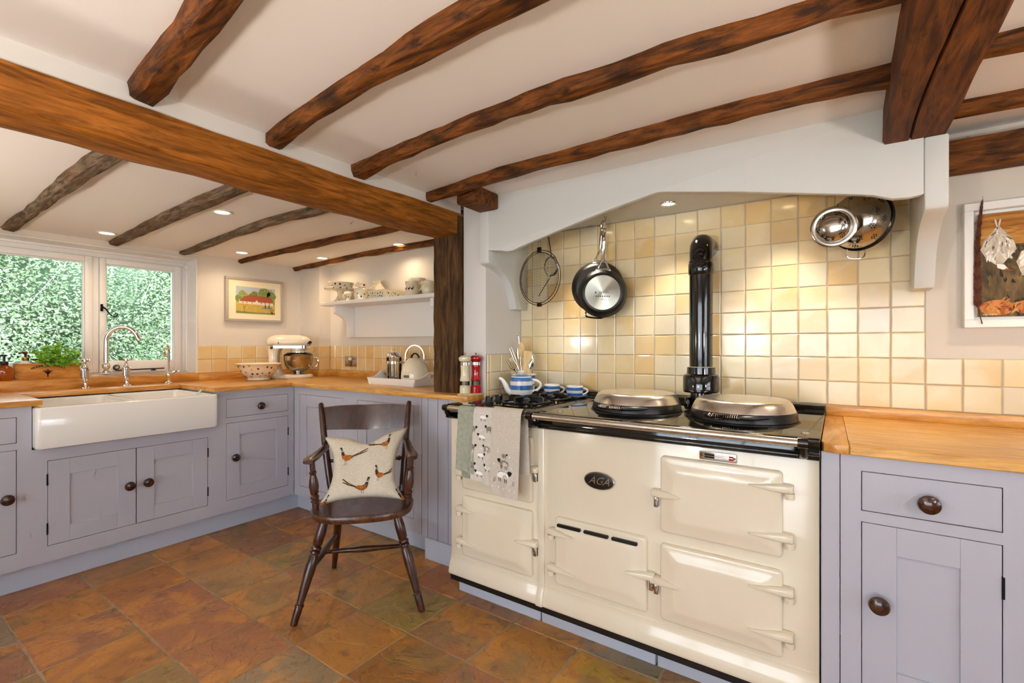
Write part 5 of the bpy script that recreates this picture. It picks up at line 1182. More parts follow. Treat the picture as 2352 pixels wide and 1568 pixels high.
pf = [(.08, 0), (.083, .002), (.098, .036), (.104, .042)]
part('body', B().lathe(pf + [(.103, .0445), (.096, .04), (.082, .006), (.001, .005)], 44), 'ceramic_cream', pd, local=True)
lathe_dots(pd, pf[1:3], 14, (.012, .03), .016, 10)
def eggcup(x, y, lb, sd):
    t = thing('egg_cup', lb, 'egg cup', (x, y, ST), 0, 'spotted egg cups')
    pf = [(.02, 0), (.021, .002), (.012, .01), (.009, .016), (.016, .024), (.023, .034), (.024, .05), (.023, .056)]
    part('body', B().lathe(pf + [(.021, .056), (.02, .036), (.001, .028)], 24), 'ceramic_cream', t, local=True); lathe_dots(t, pf[4:], 7, (.028, .05), .009, sd)
eggcup(-3.208, 2.335, 'spotted egg cup directly below the cake stand rim', 20); eggcup(-3.143, 2.333, 'spotted egg cup beside the lidded pot', 22)
pg = thing('lidded_pot', 'cream spotted pot with a little animal figure on its lid', 'pot', (-3.02, 2.345, ST), R(20))
pf = [(.046, 0), (.049, .003), (.054, .07), (.056, .076)]
part('body', B().lathe(pf + [(.054, .078), (.001, .077)], 32), 'ceramic_cream', pg, local=True); lathe_dots(pg, pf[1:3], 12, (.015, .06), .013, 30)
fg = part('lid_figure', B().lathe([(.058, .0785), (.056, .084), (.03, .09), (.001, .091)], 28).ball((.01, 0, .108), (.034, .02, .02), 14, 10).ball((-.03, 0, .118), (.015, .013, .014), 12, 8).tube([(-.04, 0, .117), (-.052, 0, .115)], [.008, .007], 8).ball((-.025, .01, .131), (.004, .003, .007), 6, 5).ball((-.025, -.01, .131), (.004, .003, .007), 6, 5), 'ceramic_cream', pg, local=True)
part('figure_spot', B().ball((.035, -.012, .112), (.01, .009, .009), 8, 6).ball((-.053, 0, .115), (.003, .006, .006), 8, 6), 'dot_red', fg, local=True)
mc = thing('milk_jug', 'cream pottery jug shaped like a milk carton lettered MILK', 'jug', (-2.945, 2.43, ST))
part('carton', B().prism([(-.046, 0), (.046, 0), (.046, .095), (0, .135), (-.046, .095)], -.045, .045, lambda u, v, w: (w, u, v)).box(-.045, .045, -.004, .004, .13, .15), 'ceramic_cream', mc, local=True, bevel=.003)
b = B(); text_b(b, 'MILK', .024, lambda u, v, w: (u, -.0467, .068 + v)); part('lettering', b, 'print_black', mc, local=True, recalc=False)
bd_ = thing('baking_dish', 'square cream spotted baking dish in the middle of the shelf', 'dish', (-2.81, 2.41, ST))
w2_, d2_ = .107, .098
rg = lambda k, z, r=.02: [Vector((x, y, z)) for x, y in rrect(2 * w2_ * k, 2 * d2_ * k, r, 4)]
part('body', B().loft([rg(.93, 0), rg(.95, .003), rg(.985, .05), rg(1.03, .055), rg(1.03, .06), rg(1.0, .061), rg(.955, .052), rg(.91, .01), rg(.3, .009)]), 'ceramic_cream', bd_, local=True, ang=45)
box_dots(bd_, [((-w2_ * .9, -d2_ * .985, .004), (1, 0, 0), (0, 0, 1), 2 * w2_ * .9, .046, 13), ((w2_ * .99, -d2_ * .9, .004), (0, 1, 0), (0, 0, 1), 2 * d2_ * .9, .046, 12)], .0115, 5)
def jug(x, y, s, rot, lb, group='cream jugs on the shelf', hens=False):
    t = thing('jug', lb, 'jug', (x, y, ST), rot, group)
    pf = [(.033, 0), (.036, .003), (.046, .022), (.0495, .042), (.046, .062), (.038, .076), (.035, .086), (.038, .097)]
    pf = [(r * s, z * s) for r, z in pf]
    part('body', B().lathe(pf + [(.036 * s, .098 * s), (.033 * s, .086 * s), (.043 * s, .06 * s), (.04 * s, .02 * s), (.001, .006 * s)], 36), 'ceramic_cream', t, local=True)
    part('spout', B().tube([(-.034 * s, 0, .08 * s), (-.042 * s, 0, .092 * s), (-.05 * s, 0, .099 * s)], [.016 * s, .013 * s, .007 * s], 10), 'ceramic_cream', t, local=True)
    part('handle', loop_handle(B(), (.035 * s, 0, .088 * s), (.046 * s, 0, .032 * s), (.03 * s, 0, .008), .005 * s), 'ceramic_cream', t, local=True)
    if hens:
        b = B()
        for a0 in (R(-98), R(-72), R(-128)):
            def Th(u, v, w):
                r = .0497 + w; return (r * math.cos(a0 + u / .05), r * math.sin(a0 + u / .05), .044 + v)
            b.mi = 0; b.flat([(-.008, -.002), (-.004, .006), (.0, .003), (.004, .005), (.008, .013), (.011, .008), (.008, -.004), (.002, -.008), (-.005, -.007)], Th, .0012)
            b.mi = 1; b.flat([(.006, .012), (.009, .017), (.011, .012)], Th, .0013); b.flat([(0, -.008), (.001, -.014), (.002, -.008)], Th, .0012)
        part('hen_print', b, ['ph_tail', 'dot_red'], t, local=True, recalc=False, label='printed brown hens')
jug(-2.45, 2.335, 1.0, R(25), 'small cream jug printed with brown hens, at the front of the shelf', hens=True)
jug(-2.508, 2.45, 1.4, R(28), 'taller plain cream jug standing behind the hen jug')
jug(-2.335, 2.375, .98, R(28), 'small plain cream jug next to the oak post')

# ---------------------------------------------------------------- window ledge
SL = .9905
hb = thing('herb_box', 'oak planter box lettered HERBS & SPICES on the window ledge', 'planter', (-4.107, .80, SL))
bx0, bx1, by0, by1, bh = -4.155, -4.06, .652, .948, .096
def Tfr(u, v, w): return (bx1 + w, by0 + u, SL + v)
part('front_board', B().prism(rrect(.296, bh, .012, 4, .148, bh / 2), -.009, 0, Tfr), 'herb_box_wood', hb, bevel=.0015)
part('back_board', B().prism(rrect(.296, bh, .012, 4, .148, bh / 2), -.095, -.086, Tfr), 'herb_box_wood', hb)
for y in (by0 + .006, by1 - .014): part('end_board', B().box(bx0 + .009, bx1 - .009, y, y + .008, SL, SL + bh - .004), 'herb_box_wood', hb)
part('bottom_board', B().box(bx0 + .009, bx1 - .009, by0 + .014, by1 - .014, SL, SL + .008), 'herb_box_wood', hb)
b = B(); word = 'HERBS & SPICES'
for i, ch in enumerate(word):
    if ch == ' ': continue
    a = R(28) - R(56) * i / (len(word) - 1); rr_ = .155; cx_, cy_ = .148 - rr_ * math.sin(a), -.072 + rr_ * math.cos(a)
    def Tt(u, v, w, a=a, cx_=cx_, cy_=cy_): return Tfr(cx_ + u * math.cos(a) - v * math.sin(a), cy_ + u * math.sin(a) + v * math.cos(a), w)
    text_b(b, ch, .0165, Tt, w=.0006, bold=.0005)
part('lettering', b, 'print_black', hb, recalc=False, label='burnt lettering')
b = B()
for a in range(-42, 43, 7):
    rr_ = random.Random(a); L = rr_.uniform(.026, .036); strip(b, Tfr, [(.145, .026), (.145 + L * math.sin(R(a)), .026 + L * math.cos(R(a)))], .003, 0, .0006)
    strip(b, Tfr, [(.145, .026), (.145 + .012 * math.sin(R(a * .6 + 180)), .026 + .014 * math.cos(R(a * .6 + 180)))], .0014, 0, .0006)
part('herb_sprig_print', b, 'ph_tail', hb, recalc=False, label='burnt drawing of a tied herb sprig')
pl = thing('parsley_plant', 'bright green parsley plant growing in the herb box', 'plant', (-4.11, .86, SL + .01))
part('nursery_pot', B().lathe([(.03, 0), (.036, .07), (.033, .07), (.028, .062)], 20, (-4.11, .86, SL + .0085)), 'terracotta', pl)
rr = random.Random(12); b = B(); st_ = B()
for i in range(190):
    th = rr.uniform(0, 2 * PI); out = rr.uniform(.01, 1) ** .7; tip = Vector((-4.10 + .075 * out * math.cos(th) + .01, .845 + .11 * out * math.sin(th) + (.0 if rr.random() > .25 else rr.uniform(-.03, .03)), SL + .095 + rr.uniform(.0, .118) * (1.15 - .55 * out)))
    if tip.x < -4.125: tip.x = -4.125
    if rr.random() < .1: tip.z = SL + .085; tip.x = -4.045
    root = Vector((-4.11, .86, SL + .06)); st_.tube([root, root.lerp(tip, .6) + Vector((0, 0, .015)), tip], .0009, 4)
    for k in range(7):
        d = Vector((rr.gauss(0, 1), rr.gauss(0, 1), rr.gauss(.2, .6))).normalized(); q = tip + d * .009; n = Vector((rr.gauss(.5, .5), rr.gauss(0, .5), 1)).normalized(); u = n.cross(d)
        if u.length < .1: continue
        u.normalize(); s = rr.uniform(.006, .011); f = u.cross(n)
        b.add([q - f * s, q - f * s * .2 + u * s * .8, q + f * s * .3 + u * s * .45, q + f * s, q + f * s * .3 - u * s * .45, q - f * s * .2 - u * s * .8], [(0, 1, 2, 3, 4, 5)])
part('leaves', b, 'leaf_herb', pl, recalc=False, kind='stuff', label='small curled bright green leaves'); part('stems', st_, 'leaf_herb', pl, kind='stuff')
def pump_bottle(name, lab, x, y, z, r, h, body, neck, ph, pumpm, rot=0):
    t = thing(name, lab, 'bottle', (x, y, z), rot)
    part('body', B().lathe([(r - .003, 0), (r, .004), (r, h * .72), (r * .92, h * .82), (r * .6, h * .93), (r * .42, h), (r * .42, h + .004)], 28), body, t, local=True, ang=50)
    part('collar', B().lathe([(r * .48, h), (r * .5, h + .002), (r * .5, h + .02), (r * .4, h + .022)], 20), neck, t, local=True)
    part('pump', B().lathe([(.006, h + .02), (.006, h + ph - .012), (.011, h + ph - .01), (.011, h + ph), (.002, h + ph + .002)], 14).tube([(0, 0, h + ph - .004), (0, -.03, h + ph - .004), (0, -.034, h + ph - .009)], [.005, .004, .003], 8), pumpm, t, local=True)
pump_bottle('soap_bottle', 'amber glass pump bottle at the left end of the herb box', -4.035, .605, SL, .036, .092, 'amber_glass', 'plastic_black', .06, 'plastic_black', R(20))
pump_bottle('lotion_bottle', 'white pump bottle with copper neck standing in the herb box', -4.108, .706, SL + .0085, .032, .105, 'plastic_white', 'brass', .052, 'ph_tail', R(20))
pump_bottle('small_bottle', 'small white bottle with black cap standing in the herb box', -4.108, .762, SL + .0085, .02, .088, 'plastic_white', 'plastic_black', .026, 'plastic_black')
br = thing('washing_up_brush', 'pale mint washing-up brush resting in the right corner of the sink', 'brush', (-3.40, 1.32, .84))
part('handle', B().tube([(-3.50, 1.352, .80), (-3.40, 1.355, .87), (-3.32, 1.357, .915)], [.009, .008, .006], 8), 'mint', br)
part('bristles', B().lathe([(.022, 0), (.026, .02), (.02, .024)], 16, (-3.505, 1.345, .775)), 'plastic_white', br)

# ---------------------------------------------------------------- pictures
def inside(p, poly):
    c_ = False; n = len(poly)
    for i in range(n):
        (x0, y0), (x1, y1) = poly[i], poly[i - 1]
        if (y0 > p[1]) != (y1 > p[1]) and p[0] < (x1 - x0) * (p[1] - y0) / (y1 - y0) + x0: c_ = not c_
    return c_
def dabs(b, T, n, poly, mis, ln, wd, ang, w, seed, asp=1.0):
    """brush strokes scattered inside a polygon; ang(x, y) gives their direction"""
    rr = random.Random(seed); xs = [p[0] for p in poly]; ys = [p[1] for p in poly]; k = 0; tries = 0
    while k < n and tries < n * 20:
        tries += 1; p = (rr.uniform(min(xs), max(xs)), rr.uniform(min(ys), max(ys)))
        if not inside(p, poly): continue
        k += 1; a = ang(*p) + rr.gauss(0, .35); l = ln * rr.uniform(.5, 1.2); d = Vector((math.cos(a) * l / asp, math.sin(a) * l)); e = Vector((-math.sin(a) * wd / asp, math.cos(a) * wd)) * rr.uniform(.6, 1.2)
        b.mi = rr.choice(mis); P = Vector(p)
        b.flat([tuple(P - d), tuple(P - d * .4 + e), tuple(P + d * .5 + e * .8), tuple(P + d), tuple(P + d * .4 - e), tuple(P - d * .6 - e * .7)], T, w + k * 2e-6)
pw = thing('framed_watercolour', 'watercolour of a long red-roofed house in a taupe frame', 'picture', (-3.965, 2.022, 1.388))
PX = -3.953; PY0, PY1, PZ0, PZ1 = 1.79, 2.258, 1.39, 1.742
def Tp(u, v, w): return (PX + w, PY0 + u, PZ0 + v)
fw_, fh_ = PY1 - PY0, PZ1 - PZ0
b = B().box(0, fw_, 0, .02, -.022, .004, Tp).box(0, fw_, fh_ - .02, fh_, -.022, .004, Tp).box(0, .022, .02, fh_ - .02, -.022, .004, Tp).box(fw_ - .022, fw_, .02, fh_ - .02, -.022, .004, Tp)
part('frame', b, 'pic_grey', pw, bevel=.002, seg=1)
part('mount', B().box(.022, fw_ - .022, .02, fh_ - .02, -.018, -.004, Tp), 'mount', pw)
iu0, iu1, iv0, iv1 = .079, fw_ - .072, .066, fh_ - .07
for nm, cc in (('wc_sky', '#B4BAC4'), ('wc_tree', '#7C8A4A'), ('wc_tree2', '#9DA864'), ('wc_roof', '#A5573A'), ('wc_wall', '#E2D3BA'), ('wc_lawn', '#C6A650'), ('wc_dark', '#3C4A32'), ('wc_grey', '#8E8F82'), ('wc_tree3', '#5F7340'), ('wc_lawn2', '#D9B968'), ('wc_roof2', '#8E4630')): mat(nm, cc, .9, var=(60, cc))
b = B(); IW, IH = iu1 - iu0, iv1 - iv0
Ti = lambda u, v, w: Tp(iu0 + u * IW, iv0 + v * IH, -.0036 + w)
names = ['wc_sky', 'wc_tree', 'wc_tree2', 'wc_roof', 'wc_wall', 'wc_lawn', 'wc_dark', 'wc_grey', 'wc_tree3', 'wc_lawn2', 'wc_roof2']
def q_(mi, pts, w): b.mi = mi; b.flat(pts, Ti, w)
q_(0, [(0, 0), (1, 0), (1, 1), (0, 1)], 0)
q_(2, [(0, .3), (1, .3), (1, .8), (.9, .92), (.8, .95), (.65, .92), (.55, .82), (.48, .86), (.4, .8), (.3, .72), (.24, .8), (.17, .86), (.1, .82), (.05, .7), (0, .66)], .0002)
for cx_, cy_, r_, m_i in ((.16, .74, .1, 2), (.72, .78, .17, 1), (.9, .7, .14, 1), (.46, .74, .09, 1), (.06, .55, .09, 1)): q_(m_i, [(cx_ + r_ * math.cos(2 * PI * i / 12) * (1 + .15 * math.sin(i * 5)), cy_ + r_ * 1.3 * math.sin(2 * PI * i / 12)) for i in range(12)], .0003 + m_i * .00005)
dabs(b, Ti, 260, [(0, .4), (1, .4), (1, .82), (.9, .92), (.8, .95), (.65, .92), (.55, .82), (.48, .86), (.4, .8), (.3, .72), (.24, .8), (.17, .86), (.1, .82), (.05, .7), (0, .66)], [1, 1, 2, 2, 6, 8], .022, .016, lambda x, y: 1.0 + 3 * x, .00045, 3, 1.6)
q_(5, [(0, 0), (1, 0), (1, .36), (.5, .36), (0, .42)], .001)
dabs(b, Ti, 70, [(0.02, .02), (.98, .02), (.98, .33), (.5, .33), (.02, .38)], [5, 9, 9, 2], .05, .012, lambda x, y: -.05, .0011, 5, 1.6); q_(1, [(0, 0), (1, 0), (1, .06), (.5, .05), (0, .09)], .0013)
q_(4, [(.07, .37), (.95, .33), (.95, .48), (.07, .5)], .0013); q_(3, [(.07, .45), (.2, .64), (.34, .7), (.86, .66), (.93, .6), (.96, .44)], .0014)
dabs(b, Ti, 60, [(.09, .47), (.2, .62), (.34, .68), (.86, .64), (.92, .59), (.94, .46)], [3, 10, 10], .03, .01, lambda x, y: .1, .0015, 8, 1.6)
for u in (.15, .25, .38, .5, .62, .72, .84): q_(7, [(u, .39), (u + .03, .385), (u + .03, .435), (u, .44)], .0017)
q_(4, [(.48, .36), (.55, .36), (.55, .47), (.515, .52), (.48, .47)], .0018); q_(6, [(.35, .7), (.37, .7), (.37, .75), (.35, .75)], .0014)
for u, hgt in ((.73, .2), (.83, .2)): q_(6, [(u, .22), (u + .02, .22), (u + .025, .22 + hgt * .5), (u + .01, .22 + hgt), (u - .005, .22 + hgt * .5)], .0019)
q_(7, [(.62, .2), (.92, .2), (.9, .28), (.7, .29)], .0016)
for a in (-50, -25, 0, 25): strip(b, Ti, [(.92, .02), (.92 + .12 * math.sin(R(a)), .02 + .24 * math.cos(R(a)))], .012, 6, .002)
strip(b, Ti, [(.2, .04), (.2, .2), (.17, .3)], .01, 6, .002); strip(b, Ti, [(.2, .18), (.25, .3)], .008, 6, .002)
part('painting', b, names, pw, recalc=False, label='loose watercolour of house, trees and lawn')

pr = thing('framed_painting', 'white framed still life of hanging birds on the right wall', 'picture', (.69, 2.36, 1.262))
FX0, FX1, FZ0, FZ1 = .377, 1.0, 1.262, 1.71
fr_ = B()
for (a, c_, d, e) in ((FX0, FX1, FZ0, FZ0 + .028), (FX0, FX1, FZ1 - .028, FZ1), (FX0, FX0 + .026, FZ0 + .028, FZ1 - .028), (FX1 - .026, FX1, FZ0 + .028, FZ1 - .028)): fr_.box(a, c_, 2.345, 2.388, d, e)
part('frame', fr_, 'frame_paint', pr, bevel=.002, seg=1)
part('backing', B().box(FX0 + .02, FX1 - .02, 2.378, 2.386, FZ0 + .02, FZ1 - .02), 'frame_paint', pr)
CX0, CX1, CZ0, CZ1 = .414, .962, 1.300, 1.668
part('canvas', B().box(CX0, CX1, 2.358, 2.378, CZ0, CZ1), 'frame_paint', pr)
def artmat(name, c1, c2, sc, st):
    wood(name, c1, c2, .6, sc, st, .1)
artmat('oil_amber', '#9C6224', '#D9A052', 5, (1, 6, 9)); artmat('oil_brown', '#3A3024', '#8A7048', 4, (5, 5, 1)); artmat('oil_dark', '#211C16', '#4A3E2C', 4, (4, 4, 2)); artmat('oil_white', '#B9AC98', '#EFE6D4', 14, (3, 3, 1)); artmat('oil_rust', '#6E2E1A', '#B86A3A', 12, (3, 3, 2)); artmat('oil_onion', '#A85A28', '#DE9A58', 9, (4, 4, 1))
names = ['oil_brown', 'oil_amber', 'oil_dark', 'oil_white', 'oil_rust', 'oil_onion', 'print_white', 'oil_olive', 'oil_gold', 'pic_grey']
artmat('oil_olive', '#5A4A30', '#7C6840', 8, (4, 4, 1)); artmat('oil_gold', '#A86A28', '#C88A40', 8, (1, 4, 6))
b = B(); To = lambda u, v, w: (CX0 + u, 2.3577 - w, CZ0 + v)
def o_(mi, pts, w): b.mi = mi; b.flat(pts, To, w)
o_(0, [(0, 0), (.548, 0), (.548, .368), (0, .368)], 0); o_(1, [(0, .25), (.548, .268), (.548, .368), (0, .368)], .0002)
o_(2, [(.05, .03), (.548, .03), (.548, .14), (.3, .12), (.18, .08), (.1, .06)], .0002)
full = [(.002, .002), (.546, .002), (.546, .366), (.002, .366)]
dabs(b, To, 260, [(.002, .03), (.546, .03), (.546, .262), (.002, .248)], [0, 0, 2, 7], .022, .006, lambda x, y: 1.5 + .4 * math.sin(x * 20), .0003, 11)
dabs(b, To, 90, [(.01, .275), (.54, .285), (.54, .36), (.01, .36)], [1, 1, 8], .04, .005, lambda x, y: .05, .0009, 12)
def bird(x, y, s, sd):
    body = [(x - .045 * s, y + .035 * s), (x - .036 * s, y + .062 * s), (x - .016 * s, y + .092 * s), (x - .004 * s, y + .112 * s), (x + .006 * s, y + .112 * s), (x + .02 * s, y + .09 * s), (x + .04 * s, y + .06 * s), (x + .047 * s, y + .03 * s), (x + .03 * s, y + .005 * s), (x + .012 * s, y - .02 * s), (x - .004 * s, y - .022 * s), (x - .028 * s, y + .0 * s)]
    o_(3, body, .0016)
    for e in (-1, 1): strip(b, To, [(x + .001, y + .10 * s), (x + e * .004 * s, y + .125 * s), (x + e * .007 * s, y + .14 * s)], .005 * s, 3, .0016)
    dabs(b, To, 80, body, [3, 3, 6, 7, 9], .013 * s, .0028 * s, lambda px, py: math.atan2(py - (y + .11 * s), px - x), .0018, sd)
    o_(6, [(x - .002 * s, y - .018 * s), (x + .016 * s, y - .022 * s), (x + .026 * s, y - .038 * s), (x + .012 * s, y - .04 * s), (x - .002 * s, y - .032 * s)], .0022)
    o_(4, [(x + .02 * s, y - .034 * s), (x + .038 * s, y - .046 * s), (x + .018 * s, y - .041 * s)], .0024)
bird(.052, .205, 1.0, 21)
cock = [(.11, .15), (.098, .19), (.11, .225), (.14, .24), (.19, .235), (.21, .2), (.19, .15), (.15, .125)]
o_(3, cock, .0016); dabs(b, To, 60, cock, [3, 6, 3, 9], .014, .0035, lambda x, y: 1.2 - 8 * (x - .1), .0018, 31)
red = [(.138, .16), (.134, .195), (.16, .222), (.2, .215), (.215, .17), (.19, .13), (.15, .135)]
dabs(b, To, 50, red, [4, 4, 9, 3], .013, .0035, lambda x, y: 2.2, .0021, 32); o_(2, [(.15, .125), (.2, .125), (.22, .06), (.165, .075)], .0019)
bird(.33, .2, 1.25, 41); bird(.45, .21, 1.0, 42)
for cx_, r_ in ((.05, .045), (.13, .04), (.22, .04), (.33, .045), (.43, .038)):
    on = [(cx_ + r_ * math.cos(2 * PI * i / 14), .032 + r_ * .62 * math.sin(2 * PI * i / 14)) for i in range(14)]
    o_(5, on, .0016); dabs(b, To, 26, on, [5, 5, 1, 4], .016, .003, lambda x, y, c_=cx_: math.atan2(.05 - y, c_ - x) + .5, .0018, int(cx_ * 1000))
part('painting', b, names, pr, recalc=False, label='oil still life of birds and onions')
b = B(); text_b(b, 'WILLIAMS', .0085, lambda u, v, w: (CX0 + .032 + u, 2.3548, CZ0 + .008 + v)); part('signature', b, 'mount', pr, recalc=False)
fe = thing('feather', 'long dark barred feather tucked into the white picture frame', 'feather', (.413, 2.345, 1.28))
Tf = lambda u, v, w: (.409 + u, 2.341 - w, 1.285 + v)
part('quill', B().tube([Tf(.014, -.01, .002), Tf(.004, .04, .002), Tf(.0, .2, .003), Tf(.004, .32, .003), Tf(.016, .445, .001)], [.0016, .0014, .001, .0008, .0004], 6), 'ph_tail', fe)
b = B(); rr = random.Random(2)
for i in range(120):
    t = i / 119; v = .05 + .37 * t; u = .0 + .014 * max(0, (t - .5) / .5) ** 1.6; L = .0105 * (1 - t) ** .5 + .002
    for s in (-1, 1):
        l2 = L * (1.1 if s > 0 else .7) * rr.uniform(.8, 1.1); b.mi = 1 if (i // 5) % 3 == 0 else 0
        b.add([Tf(u, v, .003), Tf(u, v + .0045, .003), Tf(u + s * l2, v + .016, .002), Tf(u + s * l2 * .95, v + .011, .002)], [(0, 1, 2, 3)])
part('vane', b, ['ph_tail', 'ph_dark'], fe, recalc=False, kind='stuff', label='dark brown barred feather vane')
# ---------------------------------------------------------------- smoker's-bow style armchair
ch = thing('wooden_armchair', 'dark stained turned wooden armchair in the middle of the slate floor', 'chair', (-1.881, 1.479, 0), R(45.6))
def turned(p0, p1, rings, n=14):
    """tube along p0->p1; rings: (t, radius)"""
    P0, P1 = Vector(p0), Vector(p1); return B().tube([P0.lerp(P1, t) for t, _ in rings], [r for _, r in rings], n)
SZ = .445
def seat_pt(u, v, top):
    a = u * 2 * PI; ca, sa = math.cos(a), math.sin(a)
    rx = .232 * (1 + .0 * sa); ry = .205
    x = rx * math.copysign(abs(ca) ** .72, ca) * v; y = ry * math.copysign(abs(sa) ** .72, sa) * v
    x *= 1 - .10 * (y / ry if y > 0 else 0)
    return x, y
rings = []
for (k, z) in ((.92, -.036), (.985, -.03), (1.0, -.018), (1.0, -.008), (.985, -.001), (.96, 0)):
    rings.append([Vector((*seat_pt(i / 48, k, 0), SZ + z - (.012 * math.exp(-(seat_pt(i / 48, k, 0)[0] / .06) ** 2) * 0 if i else 0))) for i in range(48)])
for k in (.8, .6, .4, .2, .05):
    ring = []
    for i in range(48):
        x, y = seat_pt(i / 48, k, 0); dish = -.014 * (1 - k ** 2) * (1 - .5 * math.exp(-(x / .035) ** 2) * (y < 0)); ring.append(Vector((x, y, SZ + dish)))
    rings.append(ring)
part('seat', B().loft(rings), 'seat_wood', ch, local=True, ang=50)
legR = [(0, .014), (.06, .016), (.12, .0175), (.16, .0165), (.165, .0195), (.18, .0195), (.19, .015), (.3, .0185), (.5, .0235), (.62, .021), (.645, .016), (.655, .022), (.672, .022), (.682, .016), (.692, .023), (.712, .023), (.725, .016), (.74, .021), (.86, .023), (1, .017)]
for s, f, x0_, f0_ in ((-1, 1, .268, .205), (1, 1, .272, .2)):
    part('leg', turned((s * x0_, -f0_, 0), (s * .155, -.115, SZ - .02), legR), 'chair_wood', ch, local=True)
for s in (-1, 1): part('leg', turned((s * .19, .315, 0), (s * .13, .13, SZ - .02), [(0, .013), (.3, .0175), (.6, .02), (.8, .0185), (1, .016)]), 'chair_wood', ch, local=True)
def onleg(a, b_, z): t = z / (SZ - .02); return Vector(a).lerp(Vector(b_), t)
mids = []
for s in (-1, 1):
    A = onleg((s * .27, -.203, 0), (s * .155, -.115, SZ - .02), .20); D = onleg((s * .19, .315, 0), (s * .13, .13, SZ - .02), .22)
    part('stretcher', turned(A, D, [(0, .010), (.25, .0125), (.5, .017), (.75, .0125), (1, .009)]), 'chair_wood', ch, local=True); mids.append(A.lerp(D, .48))
part('cross_stretcher', turned(mids[0], mids[1], [(0, .009), (.3, .012), (.5, .0165), (.7, .012), (1, .009)]), 'chair_wood', ch, local=True)
tops = []
for s in (-1, 1):
    P0, P1 = Vector((s * .172, .155, SZ - .01)), Vector((s * .228 - .022, .275, .893))
    pts = [P0.lerp(P1, t) + Vector((0, -.02 * math.sin(PI * t), 0)) for t in (0, .15, .3, .5, .7, .85, .95, .985, 1)]
    part('back_post', B().tube(pts, [.0165, .0175, .0175, .0165, .0155, .0145, .0135, .0135, .009], 12), 'chair_wood', ch, local=True); tops.append((P0, P1))
def crest(u, v, w):
    x = (-.5 + u) * .43 - .02; yb = .262 + .038 * math.cos(PI * (u - .5)) - .006; z = .745 + .012 * abs(u - .5) * 2 + v * (.115 + .012 * math.cos(PI * (u - .5)))
    return Vector((x * (1 + .02 * v), yb + .026 * v - .012 + w, z))
b = B(); n = 16
rings = [[crest(i / n, 0, -.007), crest(i / n, .5, -.008), crest(i / n, 1, -.006), crest(i / n, 1.02, 0), crest(i / n, 1, .006), crest(i / n, .5, .008), crest(i / n, 0, .007)] for i in range(n + 1)]
part('crest_rail', b.loft(rings), 'chair_wood', ch, local=True, ang=50)
spn = [(0, .008), (.06, .009), (.09, .014), (.12, .009), (.15, .013), (.17, .016), (.2, .010), (.24, .013), (.27, .009), (.5, .014), (.73, .009), (.76, .013), (.8, .010), (.83, .016), (.85, .013), (.88, .009), (.91, .014), (.94, .009), (1, .008)]
part('back_spindle', turned((-.19, .19, .605), (.19, .19, .605), spn), 'chair_wood', ch, local=True)
for s in (-1, 1):
    arm = [(s * .198 - .008, .21, .694), (s * .202, .14, .686), (s * .21, .06, .681), (s * .22, -.02, .679), (s * .228, -.085, .677), (s * .23, -.115, .673)]
    rings = []
    for k, (x, y, z) in enumerate(arm):
        w = (.018, .019, .021, .026, .030, .022)[k]; h = (.013, .013, .012, .012, .012, .009)[k]
        rings.append([Vector((x + w * math.cos(a), y + .1 * 0, z + h * math.copysign(abs(math.sin(a)) ** .7, math.sin(a)))) for a in [2 * PI * j / 12 for j in range(12)]])
    part('arm', B().loft(rings), 'chair_wood', ch, local=True, ang=50)
    part('arm_post', turned((s * .205, -.07, SZ - .008), (s * .222, -.072, .671), [(0, .013), (.13, .015), (.17, .014), (.19, .019), (.22, .019), (.24, .014), (.26, .0195), (.3, .0195), (.33, .0135), (.36, .018), (.5, .0215), (.62, .018), (.72, .0125), (.75, .0165), (.78, .0165), (.8, .012), (1, .0125)]), 'chair_wood', ch, local=True)

# ---------------------------------------------------------------- cushion
cu = thing('cushion', 'cream linen cushion printed with pheasants, propped on the chair', 'cushion', (-1.881, 1.479, SZ), R(45.6))
CW, CH_, CT = .405, .352, .064
def pil(u, v, side):
    x = CW / 2 * u * (1 - (.30 - .06 * v) * (1 - v * v) * u * u); z = CH_ / 2 * v * (1 - .15 * (1 - u * u) * v * v)
    if v > 0: z -= .042 * math.exp(-((u - .05) / .3) ** 2) * v ** 3
    z += .018 * u * v * v * (v > 0)
    t = CT * (max(0, (1 - u ** 4) * (1 - v ** 4))) ** .55 * (1 - .25 * math.exp(-((u - .05) / .25) ** 2) * max(0, v))
    t += .004 * math.sin(7 * u + 3 * v) * (1 - u * u) * (1 - v * v) + .003 * math.sin(11 * v - 4 * u) * (1 - u * u) * (1 - v * v)
    lean = R(30); p = Vector((x + .0, -t * side, z + CH_ / 2 - .002))
    c_, s_ = math.cos(lean), math.sin(lean)
    return Vector((p.x, -.062 + p.y * c_ + p.z * s_, .014 + p.z * c_ - p.y * s_ * .6))
b = B(); N = 28
b.grid(N, N, lambda a, c_: pil(2 * a - 1, 2 * c_ - 1, 1)); b.grid(N, N, lambda a, c_: pil(2 * a - 1, 2 * c_ - 1, -1), True)
cov = part('cover', b, 'linen_cushion', cu, local=True, recalc=False, ang=180)
bm = bmesh.new(); bm.from_mesh(cov.data); bmesh.ops.remove_doubles(bm, verts=bm.verts, dist=2e-4); bmesh.ops.recalc_face_normals(bm, faces=bm.faces); bm.to_mesh(cov.data); bm.free()
zmin = min(q.co.z for q in cov.data.vertices)
